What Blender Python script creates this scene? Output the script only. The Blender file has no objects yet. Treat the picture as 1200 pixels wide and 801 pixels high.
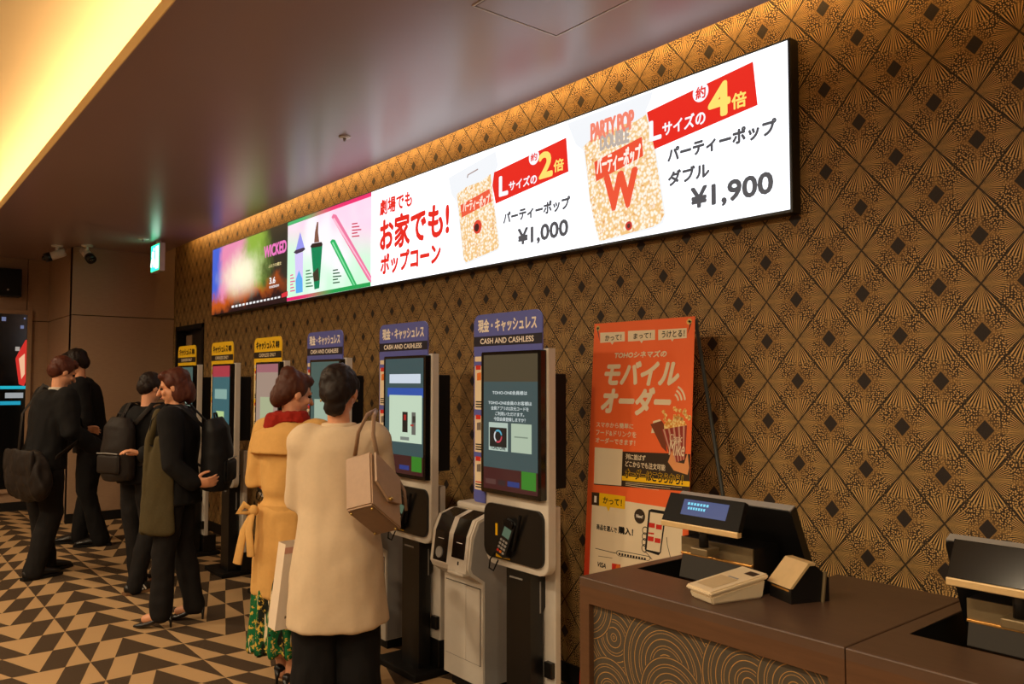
import bpy, bmesh, math, random
from mathutils import Vector, Matrix, noise
random.seed(7)
SC = bpy.context.scene
COL = SC.collection
# ---------------------------------------------------------------- camera, world, exposure
F_PX, CXP, CYP, CAM_H = 942.86, 600.0, 400.5, 1.57          # photo taken as 1200 x 801
YAW, PIT = math.radians(39.148), math.radians(2.7395)
cam_d = bpy.data.cameras.new('camera'); cam = bpy.data.objects.new('camera', cam_d); COL.objects.link(cam)
cam_d.sensor_width = 36.0; cam_d.lens = F_PX / 1200 * 36.0; cam_d.clip_start = .05; cam_d.clip_end = 100
cam.location = (0, 0, CAM_H); cam.rotation_euler = (math.pi/2 + PIT, 0, -YAW)
SC.camera = cam
SC.view_settings.view_transform = 'Standard'; SC.view_settings.look = 'None'
SC.view_settings.gamma = 1.0; SC.view_settings.use_curve_mapping = False
SC.view_settings.exposure = 0.0
W = bpy.data.worlds.new('world'); SC.world = W; W.use_nodes = True
W.node_tree.nodes['Background'].inputs[0].default_value = (1.0, .80, .58, 1)
W.node_tree.nodes['Background'].inputs[1].default_value = .15
# room dimensions (metres)
D = 2.93            # papered wall plane x
ZC = 3.06           # low ceiling
ZU = 3.47           # raised ceiling
XE = 2.74           # low ceiling edge at the light slot
XL = .929           # low ceiling edge at the cove
YB = 10.0           # back wall
YD = 11.4           # recessed back wall
XB = 1.83           # corner of back wall
WARM = (1.0, .60, .22)
WARM2 = (1.0, .79, .52)

def area(name, loc, size, power, color, rot=(0, 0, 0)):
    d = bpy.data.lights.new(name, 'AREA'); d.shape = 'RECTANGLE'; d.size, d.size_y = size
    d.energy = power; d.color = color
    o = bpy.data.objects.new(name, d); COL.objects.link(o); o.location = loc; o.rotation_euler = rot
    return o
# the strip lamps that the cove and the wall slot hide
area('cove_strip_light', (1.10, 3.9, ZC + .085), (.03, 14.0), 92, (1, .62, .26), (math.pi, 0, 0))
area('slot_strip_light', (XE + .012, 3.4, ZC + .17), (.03, 12.0), 34, (1, .60, .22), (0, -math.radians(75), 0))

# added downlights, out of view, to brighten the room (their housings are built with the ceiling fixtures)
DOWN = [(x_, y_) for x_ in (-.9, -3.1) for y_ in (-2.6, -.4, 1.8, 4.0, 6.2, 8.4)]
for x_, y_ in DOWN:
    d = bpy.data.lights.new('added_downlight_lamp', 'SPOT'); d.energy = 185; d.color = WARM2; d.spot_size = math.radians(168); d.spot_blend = .5; d.shadow_soft_size = .09
    o = bpy.data.objects.new('added_downlight_lamp', d); COL.objects.link(o); o.location = (x_, y_, ZU - .02)

# ---------------------------------------------------------------- helpers: pixels, materials
sy, cy_, sp, cp = math.sin(YAW), math.cos(YAW), math.sin(PIT), math.cos(PIT)
def ray(px, py):
    u = px - CXP; v = CYP - py
    fw = F_PX*cp - v*sp; up = v*cp + F_PX*sp
    return Vector((sy*fw + cy_*u, cy_*fw - sy*u, up))
CAM = Vector((0, 0, CAM_H))
def on_plane(px, py, o, n):
    d = ray(px, py); n = Vector(n); return CAM + d * ((Vector(o) - CAM).dot(n) / d.dot(n))

def srgb(r, g, b):
    f = lambda c: (c/255/12.92) if c/255 <= .04045 else ((c/255 + .055)/1.055)**2.4
    return (f(r), f(g), f(b))
class Ex:                                     # tiny expression wrapper for math nodes
    nt = None
    def __init__(s, v): s.v = v
    @staticmethod
    def op(o, *a):
        n = Ex.nt.nodes.new('ShaderNodeMath'); n.operation = o
        for i, x in enumerate(a):
            x = x.v if isinstance(x, Ex) else x
            if isinstance(x, (int, float)): n.inputs[i].default_value = x
            else: Ex.nt.links.new(x, n.inputs[i])
        return Ex(n.outputs[0])
    def __add__(s, o): return Ex.op('ADD', s, o)
    def __radd__(s, o): return Ex.op('ADD', o, s)
    def __sub__(s, o): return Ex.op('SUBTRACT', s, o)
    def __rsub__(s, o): return Ex.op('SUBTRACT', o, s)
    def __mul__(s, o): return Ex.op('MULTIPLY', s, o)
    def __rmul__(s, o): return Ex.op('MULTIPLY', o, s)
    def __truediv__(s, o): return Ex.op('DIVIDE', s, o)
    def __lt__(s, o): return Ex.op('LESS_THAN', s, o)
    def __gt__(s, o): return Ex.op('GREATER_THAN', s, o)
def ab(a): return Ex.op('ABSOLUTE', a)
def mx(a, b): return Ex.op('MAXIMUM', a, b)
def mn(a, b): return Ex.op('MINIMUM', a, b)
def fr(a): return Ex.op('FRACT', a)
def ss(a, lo, hi):
    n = Ex.nt.nodes.new('ShaderNodeMapRange'); n.interpolation_type = 'SMOOTHSTEP'
    Ex.nt.links.new(a.v, n.inputs[0]); n.inputs[1].default_value = lo; n.inputs[2].default_value = hi
    return Ex(n.outputs[0])
def mixc(f, a, b):
    n = Ex.nt.nodes.new('ShaderNodeMix'); n.data_type = 'RGBA'
    def put(x, s):
        if isinstance(x, tuple): s.default_value = (*x[:3], 1)
        else: Ex.nt.links.new(x.v if isinstance(x, Ex) else x, s)
    if isinstance(f, (int, float)): n.inputs[0].default_value = f
    else: Ex.nt.links.new(f.v, n.inputs[0])
    put(a, n.inputs[6]); put(b, n.inputs[7]); return n.outputs[2]
def coords():
    t = Ex.nt.nodes.new('ShaderNodeTexCoord'); s = Ex.nt.nodes.new('ShaderNodeSeparateXYZ')
    Ex.nt.links.new(t.outputs['Object'], s.inputs[0]); return [Ex(o) for o in s.outputs], t.outputs['Object']
def noise_tex(vec, scale, detail=3, rough=.5):
    n = Ex.nt.nodes.new('ShaderNodeTexNoise'); n.inputs['Scale'].default_value = scale
    n.inputs['Detail'].default_value = detail; n.inputs['Roughness'].default_value = rough
    Ex.nt.links.new(vec, n.inputs['Vector']); return Ex(n.outputs['Fac'])
def vscale(vec, s):
    n = Ex.nt.nodes.new('ShaderNodeVectorMath'); n.operation = 'MULTIPLY'
    Ex.nt.links.new(vec, n.inputs[0]); n.inputs[1].default_value = s; return n.outputs[0]
MATS = {}
def base(name, col=(.5, .5, .5), rough=.5, metal=0, spec=.5, emit=None, estr=1.0):
    m = bpy.data.materials.new(name); m.use_nodes = True; b = m.node_tree.nodes['Principled BSDF']
    Ex.nt = m.node_tree
    if col is not None: b.inputs['Base Color'].default_value = (*col, 1)
    b.inputs['Roughness'].default_value = rough; b.inputs['Metallic'].default_value = metal
    b.inputs['Specular IOR Level'].default_value = spec
    if emit is not None:
        b.inputs['Emission Color'].default_value = (*emit, 1); b.inputs['Emission Strength'].default_value = estr
    MATS[name] = m; return m, b
def bump(b, h, strength=.2, dist=.005):
    n = Ex.nt.nodes.new('ShaderNodeBump'); n.inputs['Strength'].default_value = strength; n.inputs['Distance'].default_value = dist
    Ex.nt.links.new(h.v, n.inputs['Height']); Ex.nt.links.new(n.outputs[0], b.inputs['Normal'])
def plain(name, rgb, rough=.5, metal=0, spec=.5, var=.12, vs=30, bmp=0):
    """procedural plain material: slight noise variation of one colour"""
    m, b = base(name, srgb(*rgb), rough, metal, spec)
    (x, y, z), v = coords(); n = noise_tex(v, vs, 3)
    c = srgb(*rgb); lo = tuple(k*(1-var) for k in c); hi = tuple(min(1, k*(1+var)) for k in c)
    Ex.nt.links.new(mixc(n, lo, hi), b.inputs['Base Color'])
    if bmp: bump(b, n, bmp, .003)
    return m
def ink(name, rgb, rough=.55):
    if name in MATS: return MATS[name]
    return base(name, srgb(*rgb), rough, 0, .3)[0]
def glow(name, rgb, s=1.0):
    if name in MATS: return MATS[name]
    c = srgb(*rgb)
    return base(name, (.02, .02, .02), .35, 0, .3, c, s)[0]

# ---------------------------------------------------------------- helpers: meshes and objects
def link(o, parent=None):
    COL.objects.link(o)
    if parent is not None: o.parent = parent
    return o
def mesh_of(bm, name):
    me = bpy.data.meshes.new(name); bm.normal_update(); bm.to_mesh(me); bm.free(); return me
def obj(name, geo, mat, parent=None, smooth=False, loc=None):
    me = mesh_of(geo, name) if isinstance(geo, bmesh.types.BMesh) else geo
    shared = me.users > 0
    if mat is not None and len(me.materials) == 0: me.materials.append(mat)
    if smooth:
        me.polygons.foreach_set('use_smooth', [True]*len(me.polygons))
    o = bpy.data.objects.new(name, me)
    if shared and mat is not None and me.materials[0] != mat: o.material_slots[0].link = 'OBJECT'; o.material_slots[0].material = mat
    if loc: o.location = loc
    return link(o, parent)
def thing(name, label, cat, loc=(0, 0, 0), group=None, rotz=0):
    o = bpy.data.objects.new(name, None); o.empty_display_size = .1; COL.objects.link(o)
    o.location = loc; o.rotation_euler = (0, 0, rotz)
    return tag(o, label, cat, group)
def tag(o, label, cat, group=None):
    o['label'] = label; o['category'] = cat
    if group: o['group'] = group
    return o
def struct(o): o['kind'] = 'structure'; return o
def B(): return bmesh.new()
def box(bm, x0, x1, y0, y1, z0, z1, bev=0, seg=2):
    vs = [bm.verts.new((x, y, z)) for x in (x0, x1) for y in (y0, y1) for z in (z0, z1)]
    fs = [(0, 1, 3, 2), (4, 6, 7, 5), (0, 4, 5, 1), (2, 3, 7, 6), (0, 2, 6, 4), (1, 5, 7, 3)]
    nf = [bm.faces.new([vs[i] for i in f]) for f in fs]
    if bev:
        es = list({e for f in nf for e in f.edges})
        bmesh.ops.bevel(bm, geom=es, offset=bev, segments=seg, affect='EDGES', profile=.5)
    return bm
def bx(*a, **k): return box(B(), *a, **k)
class Fr:                                       # a flat frame: s to the right, t up, n out of the face
    def __init__(f, o, X, Y): f.o = Vector(o); f.X = Vector(X).normalized(); f.Y = Vector(Y).normalized(); f.N = f.X.cross(f.Y)
    def P(f, s, t, n=0): return f.o + f.X*s + f.Y*t + f.N*n
    def px(f, x, y):
        d = on_plane(x, y, f.o, f.N) - f.o; return (d.dot(f.X), d.dot(f.Y))
    def sub(f, off): return Fr(f.o - Vector(off), f.X, f.Y)
def wall_frame(X, off=(0, 0, 0)): return Fr((X, 0, 0), (0, -1, 0), (0, 0, 1))
def poly(f, pts, n=0, bm=None):
    bm = bm or B(); bm.faces.new([bm.verts.new(f.P(s, t, n)) for s, t in pts]); return bm
def prism(f, pts, n0, n1, bm=None, bev=0):
    """solid with outline pts, front at n1, back at n0"""
    bm = bm or B()
    a = [bm.verts.new(f.P(s, t, n0)) for s, t in pts]; b = [bm.verts.new(f.P(s, t, n1)) for s, t in pts]
    area2 = sum(pts[i][0]*pts[(i+1) % len(pts)][1] - pts[(i+1) % len(pts)][0]*pts[i][1] for i in range(len(pts)))
    if area2 < 0: a.reverse(); b.reverse()
    k = len(pts); front = bm.faces.new(b); bm.faces.new(a[::-1])
    for i in range(k): bm.faces.new((a[i], a[(i+1) % k], b[(i+1) % k], b[i]))
    if bev: bmesh.ops.bevel(bm, geom=list(front.edges), offset=bev, segments=2, affect='EDGES', profile=.5)
    return bm
def rrect(s0, s1, t0, t1, r, c=(1, 1, 1, 1), seg=5):
    """rounded rectangle, c = which corners (bl, br, tr, tl) are round"""
    out = []
    for k, (cx, cy, a0) in enumerate(((s0, t0, math.pi), (s1, t0, 1.5*math.pi), (s1, t1, 0), (s0, t1, .5*math.pi))):
        if not c[k]: out.append((cx, cy)); continue
        ox = cx + (r if cx == s0 else -r); oy = cy + (r if cy == t0 else -r)
        for i in range(seg+1):
            a = a0 + i/seg*math.pi/2; out.append((ox + r*math.cos(a), oy + r*math.sin(a)))
    return out
def circ(s, t, r, k=24, ry=None): return [(s + r*math.cos(2*math.pi*i/k), t + (ry or r)*math.sin(2*math.pi*i/k)) for i in range(k)]
def ring_bm(f, s, t, r0, r1, a0, a1, n, k=20, bm=None, ky=1):
    bm = bm or B()
    vs = []
    for i in range(k+1):
        a = a0 + (a1-a0)*i/k
        vs.append([bm.verts.new(f.P(s + r*math.cos(a), t + ky*r*math.sin(a), n)) for r in (r0, r1)])
    for i in range(k): bm.faces.new((vs[i][0], vs[i][1], vs[i+1][1], vs[i+1][0]))
    return bm
def cyl(bm, p0, p1, r0, r1=None, k=16):
    return tube(bm, [p0, p1], [r0, r1 if r1 is not None else r0], k=k)
def tube(bm, pts, rad, k=12, hint=None, cap=True, dome=False):
    """tube along pts; rad entries are a radius or (side, depth); hint = depth direction"""
    pts = [Vector(p) for p in pts]; rings = []; prev = None
    rad = [(r, r) if not isinstance(r, tuple) else r for r in rad]
    if dome:
        t0 = (pts[0]-pts[1]).normalized(); t1 = (pts[-1]-pts[-2]).normalized()
        a, b = rad[0], rad[-1]
        pts = [pts[0]+t0*min(a)*.85, pts[0]+t0*min(a)*.5] + pts + [pts[-1]+t1*min(b)*.5, pts[-1]+t1*min(b)*.85]
        rad = [tuple(.45*q for q in a), tuple(.85*q for q in a)] + rad + [tuple(.85*q for q in b), tuple(.45*q for q in b)]
    for i, p in enumerate(pts):
        t = ((pts[i+1]-p) if i == 0 else (p-pts[i-1]) if i == len(pts)-1 else (pts[i+1]-p).normalized()+(p-pts[i-1]).normalized()).normalized()
        h = Vector(hint) if hint is not None else (prev if prev is not None else (Vector((0, 1, 0)) if abs(t.y) < .9 else Vector((1, 0, 0))))
        d = (h - t*h.dot(t)); d = d.normalized() if d.length > 1e-6 else t.orthogonal().normalized(); prev = d; s = d.cross(t).normalized()
        rings.append([bm.verts.new(p + s*rad[i][0]*math.cos(2*math.pi*j/k) + d*rad[i][1]*math.sin(2*math.pi*j/k)) for j in range(k)])
    for a, b in zip(rings, rings[1:]):
        for j in range(k): bm.faces.new((a[j], a[(j+1) % k], b[(j+1) % k], b[j]))
    if cap: bm.faces.new(rings[0][::-1]); bm.faces.new(rings[-1])
    bmesh.ops.recalc_face_normals(bm, faces=list(bm.faces)) if cap else None
    return bm
def ell(bm, c, r, k=16, rot=None):
    m = Matrix.Translation(Vector(c)) @ (rot or Matrix()) @ Matrix.Diagonal((*r, 1))
    bmesh.ops.create_uvsphere(bm, u_segments=k, v_segments=max(8, k*2//3), radius=1, matrix=m); return bm
_font = {}
def text_mesh(s, shear, spacing=1.0):
    key = (s, shear, spacing)
    if key not in _font:
        c = bpy.data.curves.new('lettering', 'FONT'); c.body = s; c.shear = shear; c.resolution_u = 3; c.space_character = spacing
        o = bpy.data.objects.new('lettering_tmp', c); COL.objects.link(o)
        dg = bpy.context.evaluated_depsgraph_get(); ev = o.evaluated_get(dg)
        me = bpy.data.meshes.new_from_object(ev); bpy.data.objects.remove(o); bpy.data.curves.remove(c)
        co = [v.co.copy() for v in me.vertices]; fs = [tuple(p.vertices) for p in me.polygons]; bpy.data.meshes.remove(me)
        if not co: raise RuntimeError('no glyphs for ' + s)
        xs = [v.x for v in co]; ys = [v.y for v in co]; _font[key] = (co, fs, min(xs), max(xs), min(ys), max(ys))
    return _font[key]
def text(f, s, bl, tr, mat, parent, bold=0.0, shear=0.0, n=.0015, name='lettering', spacing=1.0):
    """lettering whose bounding box fills bl..tr (frame coordinates); bold = stroke growth in units of the glyph height"""
    co, fs, x0, x1, y0, y1 = text_mesh(s, shear, spacing)
    me = bpy.data.meshes.new(name); h = tr[1]-bl[1]; g = bold*h
    ax, ay = (tr[0]-bl[0]-2*g)/(x1-x0), (h-2*g)/(y1-y0)
    offs = [(0, 0)] if not bold else [(g*math.cos(k*math.pi/4), g*math.sin(k*math.pi/4)) for k in range(8)] + [(0, 0)]
    V = []; T = []
    for q, (dx, dy) in enumerate(offs):
        b0 = len(V)
        V += [f.P(bl[0]+g+dx+(v.x-x0)*ax, bl[1]+g+dy+(v.y-y0)*ay, n+q*.00003) for v in co]
        T += [tuple(i+b0 for i in t) for t in fs]
    me.from_pydata(V, [], T)
    return obj(name, me, mat, parent)
def tpx(f, s, x0, y0, x1, y1, mat, parent, **k):
    """text between two photo pixels (bottom-left, top-right of the lettering) on the plane of frame f"""
    g = k.pop('loc', None) or f
    return text(g, s, f.px(x0, y0), f.px(x1, y1), mat, parent, **k)
def ppx(f, pts, n=.001, bm=None, loc=None): return poly(loc or f, [f.px(x, y) for x, y in pts], n, bm)

# ================================================================ the room shell
# carpet: columns of half-metre strips, zigzag parallelograms, colours swapped from strip to strip
m, b = base('carpet', (.5, .4, .3), .95, 0, .1)
(x, y, z), v = coords()
wob = (noise_tex(v, 9, 2) - .5) * .006
xs = (x + wob - 1.062) / .2512; t = fr((y + wob - 5.033 + 35.4) / .354); s_ = fr(xs + 400)
colm = Ex.op('FLOOR', fr(xs/4 + 100) * 4 + .0001)
isB = (colm > .5) * (colm < 1.5); isC = (colm > 1.5) * (colm < 2.5); isD = colm > 2.5
mir = isB + isC                                     # B and C mirrored across the strip
q = s_ + mir * (1 - 2*s_)
tt = t * .5
par = (q > tt) * (q < tt + .5)
dark = (isC + isD) * par + (1 - isC - isD) * (1 - par)
fib = noise_tex(v, 420, 2, .7); pat = noise_tex(v, 2.2, 3)
thread = noise_tex(vscale(v, (260, 900, 1)), 1, 1)
lt = mixc(fib, srgb(160, 126, 86), srgb(210, 174, 128)); lt = mixc(pat*.35, lt, srgb(150, 120, 84))
dk = mixc(ss(thread, .42, .62), srgb(52, 40, 30), srgb(98, 80, 62))
Ex.nt.links.new(mixc(dark, lt, dk), b.inputs['Base Color']); bump(b, fib, .4, .004)
# papered wall: gold fans and dots on dark brown
m, b = base('wallpaper', (.3, .2, .1), .5, 0, .35)
(x, y, z), v = coords()
PU, PV = .2752, .328
u = (y - 1.233)/PU + 40; w = (z - 2.552)/PV + 40
fp = fr(u + w + .5) - .5; fq = fr(u - w + 40.5) - .5
du = (fp + fq)*.5*PU; dv = (fp - fq)*.5*PV
a_, b_ = ab(du), ab(dv); mxd = mx(ab(fp), ab(fq))
ax1, ay1 = a_, PV/2 - b_; r1 = Ex.op('SQRT', ax1*ax1 + ay1*ay1); g1 = Ex.op('ARCTAN2', ax1, ay1)
ax2, ay2 = PU/2 - a_, b_; r2 = Ex.op('SQRT', ax2*ax2 + ay2*ay2); g2 = Ex.op('ARCTAN2', ay2, ax2)
near1 = (r1*.92) < r2
ang = near1*g1*52 + (1-near1)*g2*66; rr = near1*r1 + (1-near1)*r2
stripe = ss(Ex.op('COSINE', ang) - mx(.6 - rr*6, .08), -.15, .15)*.92
cmb = Ex.nt.nodes.new('ShaderNodeCombineXYZ'); Ex.nt.links.new(y.v, cmb.inputs[0]); Ex.nt.links.new(z.v, cmb.inputs[1])
vd = Ex.nt.nodes.new('ShaderNodeTexVoronoi'); vd.voronoi_dimensions = '2D'; vd.inputs['Scale'].default_value = 128; vd.inputs['Randomness'].default_value = .7; Ex.nt.links.new(cmb.outputs[0], vd.inputs['Vector'])
dots = ss(Ex(vd.outputs['Distance']), .36, .22)
dotz = ss(rr + (noise_tex(v, 60, 1) - .5)*.06 + (1-near1)*.018, .078, .108)
gold = stripe*(1-dotz) + dots*dotz
core = ss(mxd, .30, .12)                             # brown haze around the centre
edge = ss(mxd, .480, .490); dia = mxd < .105; rim = (mxd < .13)*(1-dia)
axis = ss(mn(a_, b_), .012, .003)                    # faint gold cross along the axes
dkc, gdc = srgb(26, 18, 12), srgb(228, 182, 112)
dkz = mixc(dotz, dkc, srgb(58, 42, 26)); c = mixc(gold, dkz, gdc); c = mixc(core*.55, c, srgb(132, 98, 54)); c = mixc(axis*.25*(1-edge), c, srgb(196, 150, 84)); c = mixc(edge*.9, c, srgb(34, 24, 16))
c = mixc(rim*.7, c, srgb(150, 112, 62)); c = mixc(dia, c, srgb(46, 36, 30))
Ex.nt.links.new(c, b.inputs['Base Color'])
Ex.nt.links.new((.62 - .22*gold).v, b.inputs['Roughness']); Ex.nt.links.new((gold*.12*(1-dia)).v, b.inputs['Metallic'])
# ceilings and back wall
m, b = base('ceiling_paint', srgb(134, 112, 108), .36, 0, .8)
(x, y, z), v = coords(); n1 = noise_tex(v, 1.4, 3)
Ex.nt.links.new(mixc(n1, srgb(150, 126, 122), srgb(158, 133, 130)), b.inputs['Base Color']); b.inputs['Roughness'].default_value = .29
plain('cream_paint', (238, 224, 196), .7, var=.04, vs=2)
plain('cove_fascia', (252, 222, 160), .6, var=.05, vs=4)
m, b = base('brown_panel', srgb(126, 98, 74), .5, 0, .4)
(x, y, z), v = coords(); g_ = noise_tex(vscale(v, (14, 14, 120)), 1, 3)
Ex.nt.links.new(mixc(g_, srgb(146, 116, 90), srgb(168, 136, 108)), b.inputs['Base Color']); bump(b, g_, .08, .002)
plain('black_matte', (20, 18, 17), .6, spec=.2); plain('joint_dark', (40, 28, 20), .8)
plain('black_plastic', (20, 19, 19), .32, var=.2, vs=60); plain('black_gloss', (14, 14, 15), .12, spec=.6)
plain('white_plastic', (214, 204, 190), .42, var=.04); plain('grey_plastic', (150, 146, 142), .45, var=.05)
plain('white_metal', (206, 200, 192), .4, var=.05)

fl = struct(obj('floor', bx(-7, D+.05, -5, YD+.1, -.1, 0), MATS['carpet']))
wr = struct(obj('wall_right', B(), None))
bm = wr.data
g = B()                                             # wall with the doorway at its far end
YO0, YO1, ZO = 8.92, 9.90, 2.20
box(g, D, D+.12, -5, YO0, 0, ZU); box(g, D, D+.12, YO0, YO1, ZO, ZU); box(g, D, D+.12, YO1, YB+.12, 0, ZU)
g.to_mesh(wr.data); g.free(); wr.data.materials.append(MATS['wallpaper'])
dr = struct(obj('door_1', B(), None)); g = B()
box(g, D-.012, D+.14, YO0, YO0+.05, 0, ZO); box(g, D-.012, D+.14, YO1-.05, YO1, 0, ZO); box(g, D-.012, D+.14, YO0, YO1, ZO-.05, ZO)
g.to_mesh(dr.data); g.free(); dr.data.materials.append(MATS['black_matte'])
obj('door_leaf', bx(D+.09, D+.13, YO0+.05, YO1-.05, .01, ZO-.05), MATS['black_plastic'], dr)
obj('side_light', bx(D+.075, D+.10, YO1-.30, YO1-.12, .05, ZO-.1, bev=.004), MATS['brown_panel'], dr)
bb = struct(obj('baseboard_right', bx(D-.014, D, -5, YO0, 0, .10, bev=.004), MATS['black_matte']))
# back wall in panels with open joints
def panelled(name, x0, x1, y, zs, xsplit, thick=.1):
    w_ = struct(obj(name, bx(x0, x1, y+.016, y+thick, 0, ZU), MATS['joint_dark']))
    xs_ = [x0] + xsplit + [x1]
    for a, c_ in zip(xs_, xs_[1:]):
        for z0, z1 in zip(zs, zs[1:]):
            obj('panel', bx(a+.004, c_-.004, y, y+.02, z0+.004, z1-.004, bev=.003), MATS['brown_panel'], w_)
    return w_
panelled('wall_back', XB, D, YB, [.10, 2.30, ZU], [])
struct(obj('baseboard_back', bx(XB-.012, D, YB-.012, YB+.02, 0, .10, bev=.003), MATS['black_matte']))
side = struct(obj('wall_recess_side', bx(XB+.016, XB+.1, YB+.1, YD, 0, ZU), MATS['joint_dark']))
for z0, z1 in ((.0, 2.30), (2.30, ZU)):
    obj('panel', bx(XB, XB+.02, YB+.02, YD, z0+.004, z1-.004, bev=.003), MATS['brown_panel'], side)
panelled('wall_recess', -7, XB+.02, YD, [.10, 2.30, ZU], [-5.4, -4.0, -2.6, -1.2, .2, 1.60])
struct(obj('baseboard_recess', bx(-7, XB, YD-.012, YD, 0, .10, bev=.003), MATS['black_matte']))
# low ceiling (soffit slab), its fascia, the raised ceiling
cl = struct(obj('ceiling', bx(XL, XE, -5, YD, ZC, ZC+.062), MATS['ceiling_paint']))
obj('slot_edge', bx(XE-.02, XE, -5, YB, ZC+.062, ZU), MATS['cream_paint'], cl)
obj('fascia', bx(XL-.006, XL, -5, YD, ZC, ZC+.066, bev=.002), MATS['cove_fascia'], cl)
obj('slot_end', bx(XE, D, YB-.001, YB+.02, ZC, ZU), MATS['brown_panel'], cl)
struct(obj('ceiling_raised', bx(-7, D+.12, -5, YD+.1, ZU, ZU+.1), MATS['cream_paint']))

# ================================================================ the illuminated menu board
XS = 2.865
SF = wall_frame(XS)
menu = thing('menu_board', 'long illuminated menu display advertising popcorn, high on the gold patterned wall', 'display', (XS, 5.13, 2.25))
MF = Fr((0, 0, 0), (0, -1, 0), (0, 0, 1))
ysL, y12, y23, ysR = 8.50, 6.60, 5.137, 1.766
zs0, zs1 = 2.252, 2.937
obj('casing', bx(.004, D-XS-.002, ysR-5.13-.012, ysL-5.13+.012, -.012, zs1-2.25+.012, bev=.003), MATS['black_plastic'], menu)
def scr(name, ya, yb, mat):           # one lit panel, ya > yb
    return obj(name, prism(MF, [(-ya+5.13, zs0-2.25), (-yb+5.13, zs0-2.25), (-yb+5.13, zs1-2.25), (-ya+5.13, zs1-2.25)], -.006, 0), mat, menu)
SG = 1.06
def gs(rgb): return glow('screen_%d_%d_%d' % rgb, rgb, SG)
def mpx(pts, mat, parent, name, n=.001): return obj(name, poly(MF, [(lambda q: (q[0]+5.13, q[1]-2.25))(SF.px(*p)) for p in pts], n), mat, parent)
def mtx(s, x0, y0, x1, y1, mat, parent, **k):
    c0, c1 = SF.px(x0, y0), SF.px(x1, y1); k.setdefault('n', .003)
    return text(MF, s, (c0[0]+5.13, c0[1]-2.25), (c1[0]+5.13, c1[1]-2.25), mat, parent, **k)
RED, GREY, YEL, WHT = (228, 40, 30), (78, 78, 82), (255, 222, 110), (246, 249, 255)
p3 = scr('popcorn_panel', y23, ysR, glow('screen_white', WHT, 1.65))
c2 = lambda x, y: (430+x/4.448, 160+y/4.448)
c3 = lambda x, y: (660+x/3.082, 40+y/3.082)
mtx('劇場でも', 445.3, 253.5, 483.5, 221.8, gs(RED), p3, bold=.035)
mtx('お家でも!', 445.3, 296, 527.1, 231.9, gs(RED), p3, bold=.036)
mtx('ポップコーン', 446.2, 323, 517.2, 281.4, gs(RED), p3, bold=.045)
# popcorn print: pale yellow kernels
m, b = base('popcorn_print', (.02, .02, .02), .35, 0, .3, (1, 1, 1), SG)
(x, y, z), v = coords()
vn = Ex.nt.nodes.new('ShaderNodeTexVoronoi'); vn.inputs['Scale'].default_value = 62; Ex.nt.links.new(v, vn.inputs['Vector'])
dd = Ex(vn.outputs['Distance']); nn = noise_tex(v, 40, 3)
c = mixc(ss(dd, .25, .75), srgb(255, 246, 230), srgb(238, 194, 128)); c = mixc(ss(nn, .55, .75), c, srgb(222, 150, 80))
Ex.nt.links.new(c, b.inputs['Emission Color'])
plasticbag = gs((238, 241, 245)); bagedge = gs((196, 190, 190))
bag1 = [c2(*q) for q in ((425, 215), (672, 75), (685, 150), (665, 200), (660, 290), (697, 560), (688, 592), (515, 668), (500, 640), (468, 345), (440, 300))]
bg = mpx(bag1, plasticbag, p3, 'bag_print', .0012)
mpx([c2(*q) for q in ((470, 300), (520, 262), (600, 232), (645, 195), (655, 290), (690, 560), (682, 585), (518, 655), (506, 635), (476, 350))], MATS['popcorn_print'], bg, 'popcorn_print', .0018)
mpx([c2(*q) for q in ((488, 358), (640, 272), (652, 338), (496, 422))], gs((236, 92, 62)), bg, 'label_print', .0022)
mtx('パーティーポップ', *c2(502, 398), *c2(642, 295), gs((255, 226, 206)), bg, bold=.03)
def mdisc(px, py, r, mat, parent, n, name='disc_print'):
    c = SF.px(px, py); k = (ray(px, py).length); return obj(name, poly(MF, circ(c[0]+5.13, c[1]-2.25, r), n), mat, parent)
mdisc(*c2(578, 470), .042, gs((220, 66, 46)), bg, .0024); mdisc(*c2(574, 474), .024, gs((70, 30, 30)), bg, .0027)
obj('handle_slot', tube(B(), [MF.P(SF.px(*c2(*q))[0]+5.13, SF.px(*c2(*q))[1]-2.25, .002) for q in ((525, 215), (528, 200), (580, 170))], [.004]*3, k=6), gs((160, 140, 136)), bg)
rb = mpx([c2(*q) for q in ((664, 186), (1040, 5), (1052, 182), (672, 350), (655, 255))], gs(RED), p3, 'red_band', .0014)
mtx('L', *c2(690, 316), *c2(738, 194), gs(WHT), rb, bold=.05)
mtx('サイズの', *c2(742, 285), *c2(888, 190), gs(WHT), rb, bold=.03)
mtx('2', *c2(897, 226), *c2(970, 64), gs(YEL), rb, bold=.05)
mtx('倍', *c2(975, 190), *c2(1028, 108), gs(YEL), rb, bold=.03)
mdisc(*c2(872, 107), .043, gs(WHT), rb, .002, 'badge'); mtx('約', *c2(855, 133), *c2(890, 80), gs(RED), rb, bold=.03)
mtx('パーティーポップ', *c2(712, 460), *c2(1062, 304), gs(GREY), p3, bold=.05)
mtx('¥1,000', *c2(788, 580), *c2(1052, 422), gs(GREY), p3, bold=.042)
bag2 = [c3(*q) for q in ((15, 322), (325, 206), (318, 235), (300, 275), (335, 400), (372, 650), (362, 682), (330, 702), (130, 756), (112, 690), (95, 600), (72, 420), (45, 398))]
bg = mpx(bag2, plasticbag, p3, 'bag_print', .0012)
mpx([c3(*q) for q in ((72, 408), (110, 372), (200, 330), (262, 315), (300, 290), (332, 420), (366, 650), (352, 680), (325, 695), (132, 748), (114, 680), (98, 600), (80, 430))], MATS['popcorn_print'], bg, 'popcorn_print', .0018)
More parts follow.
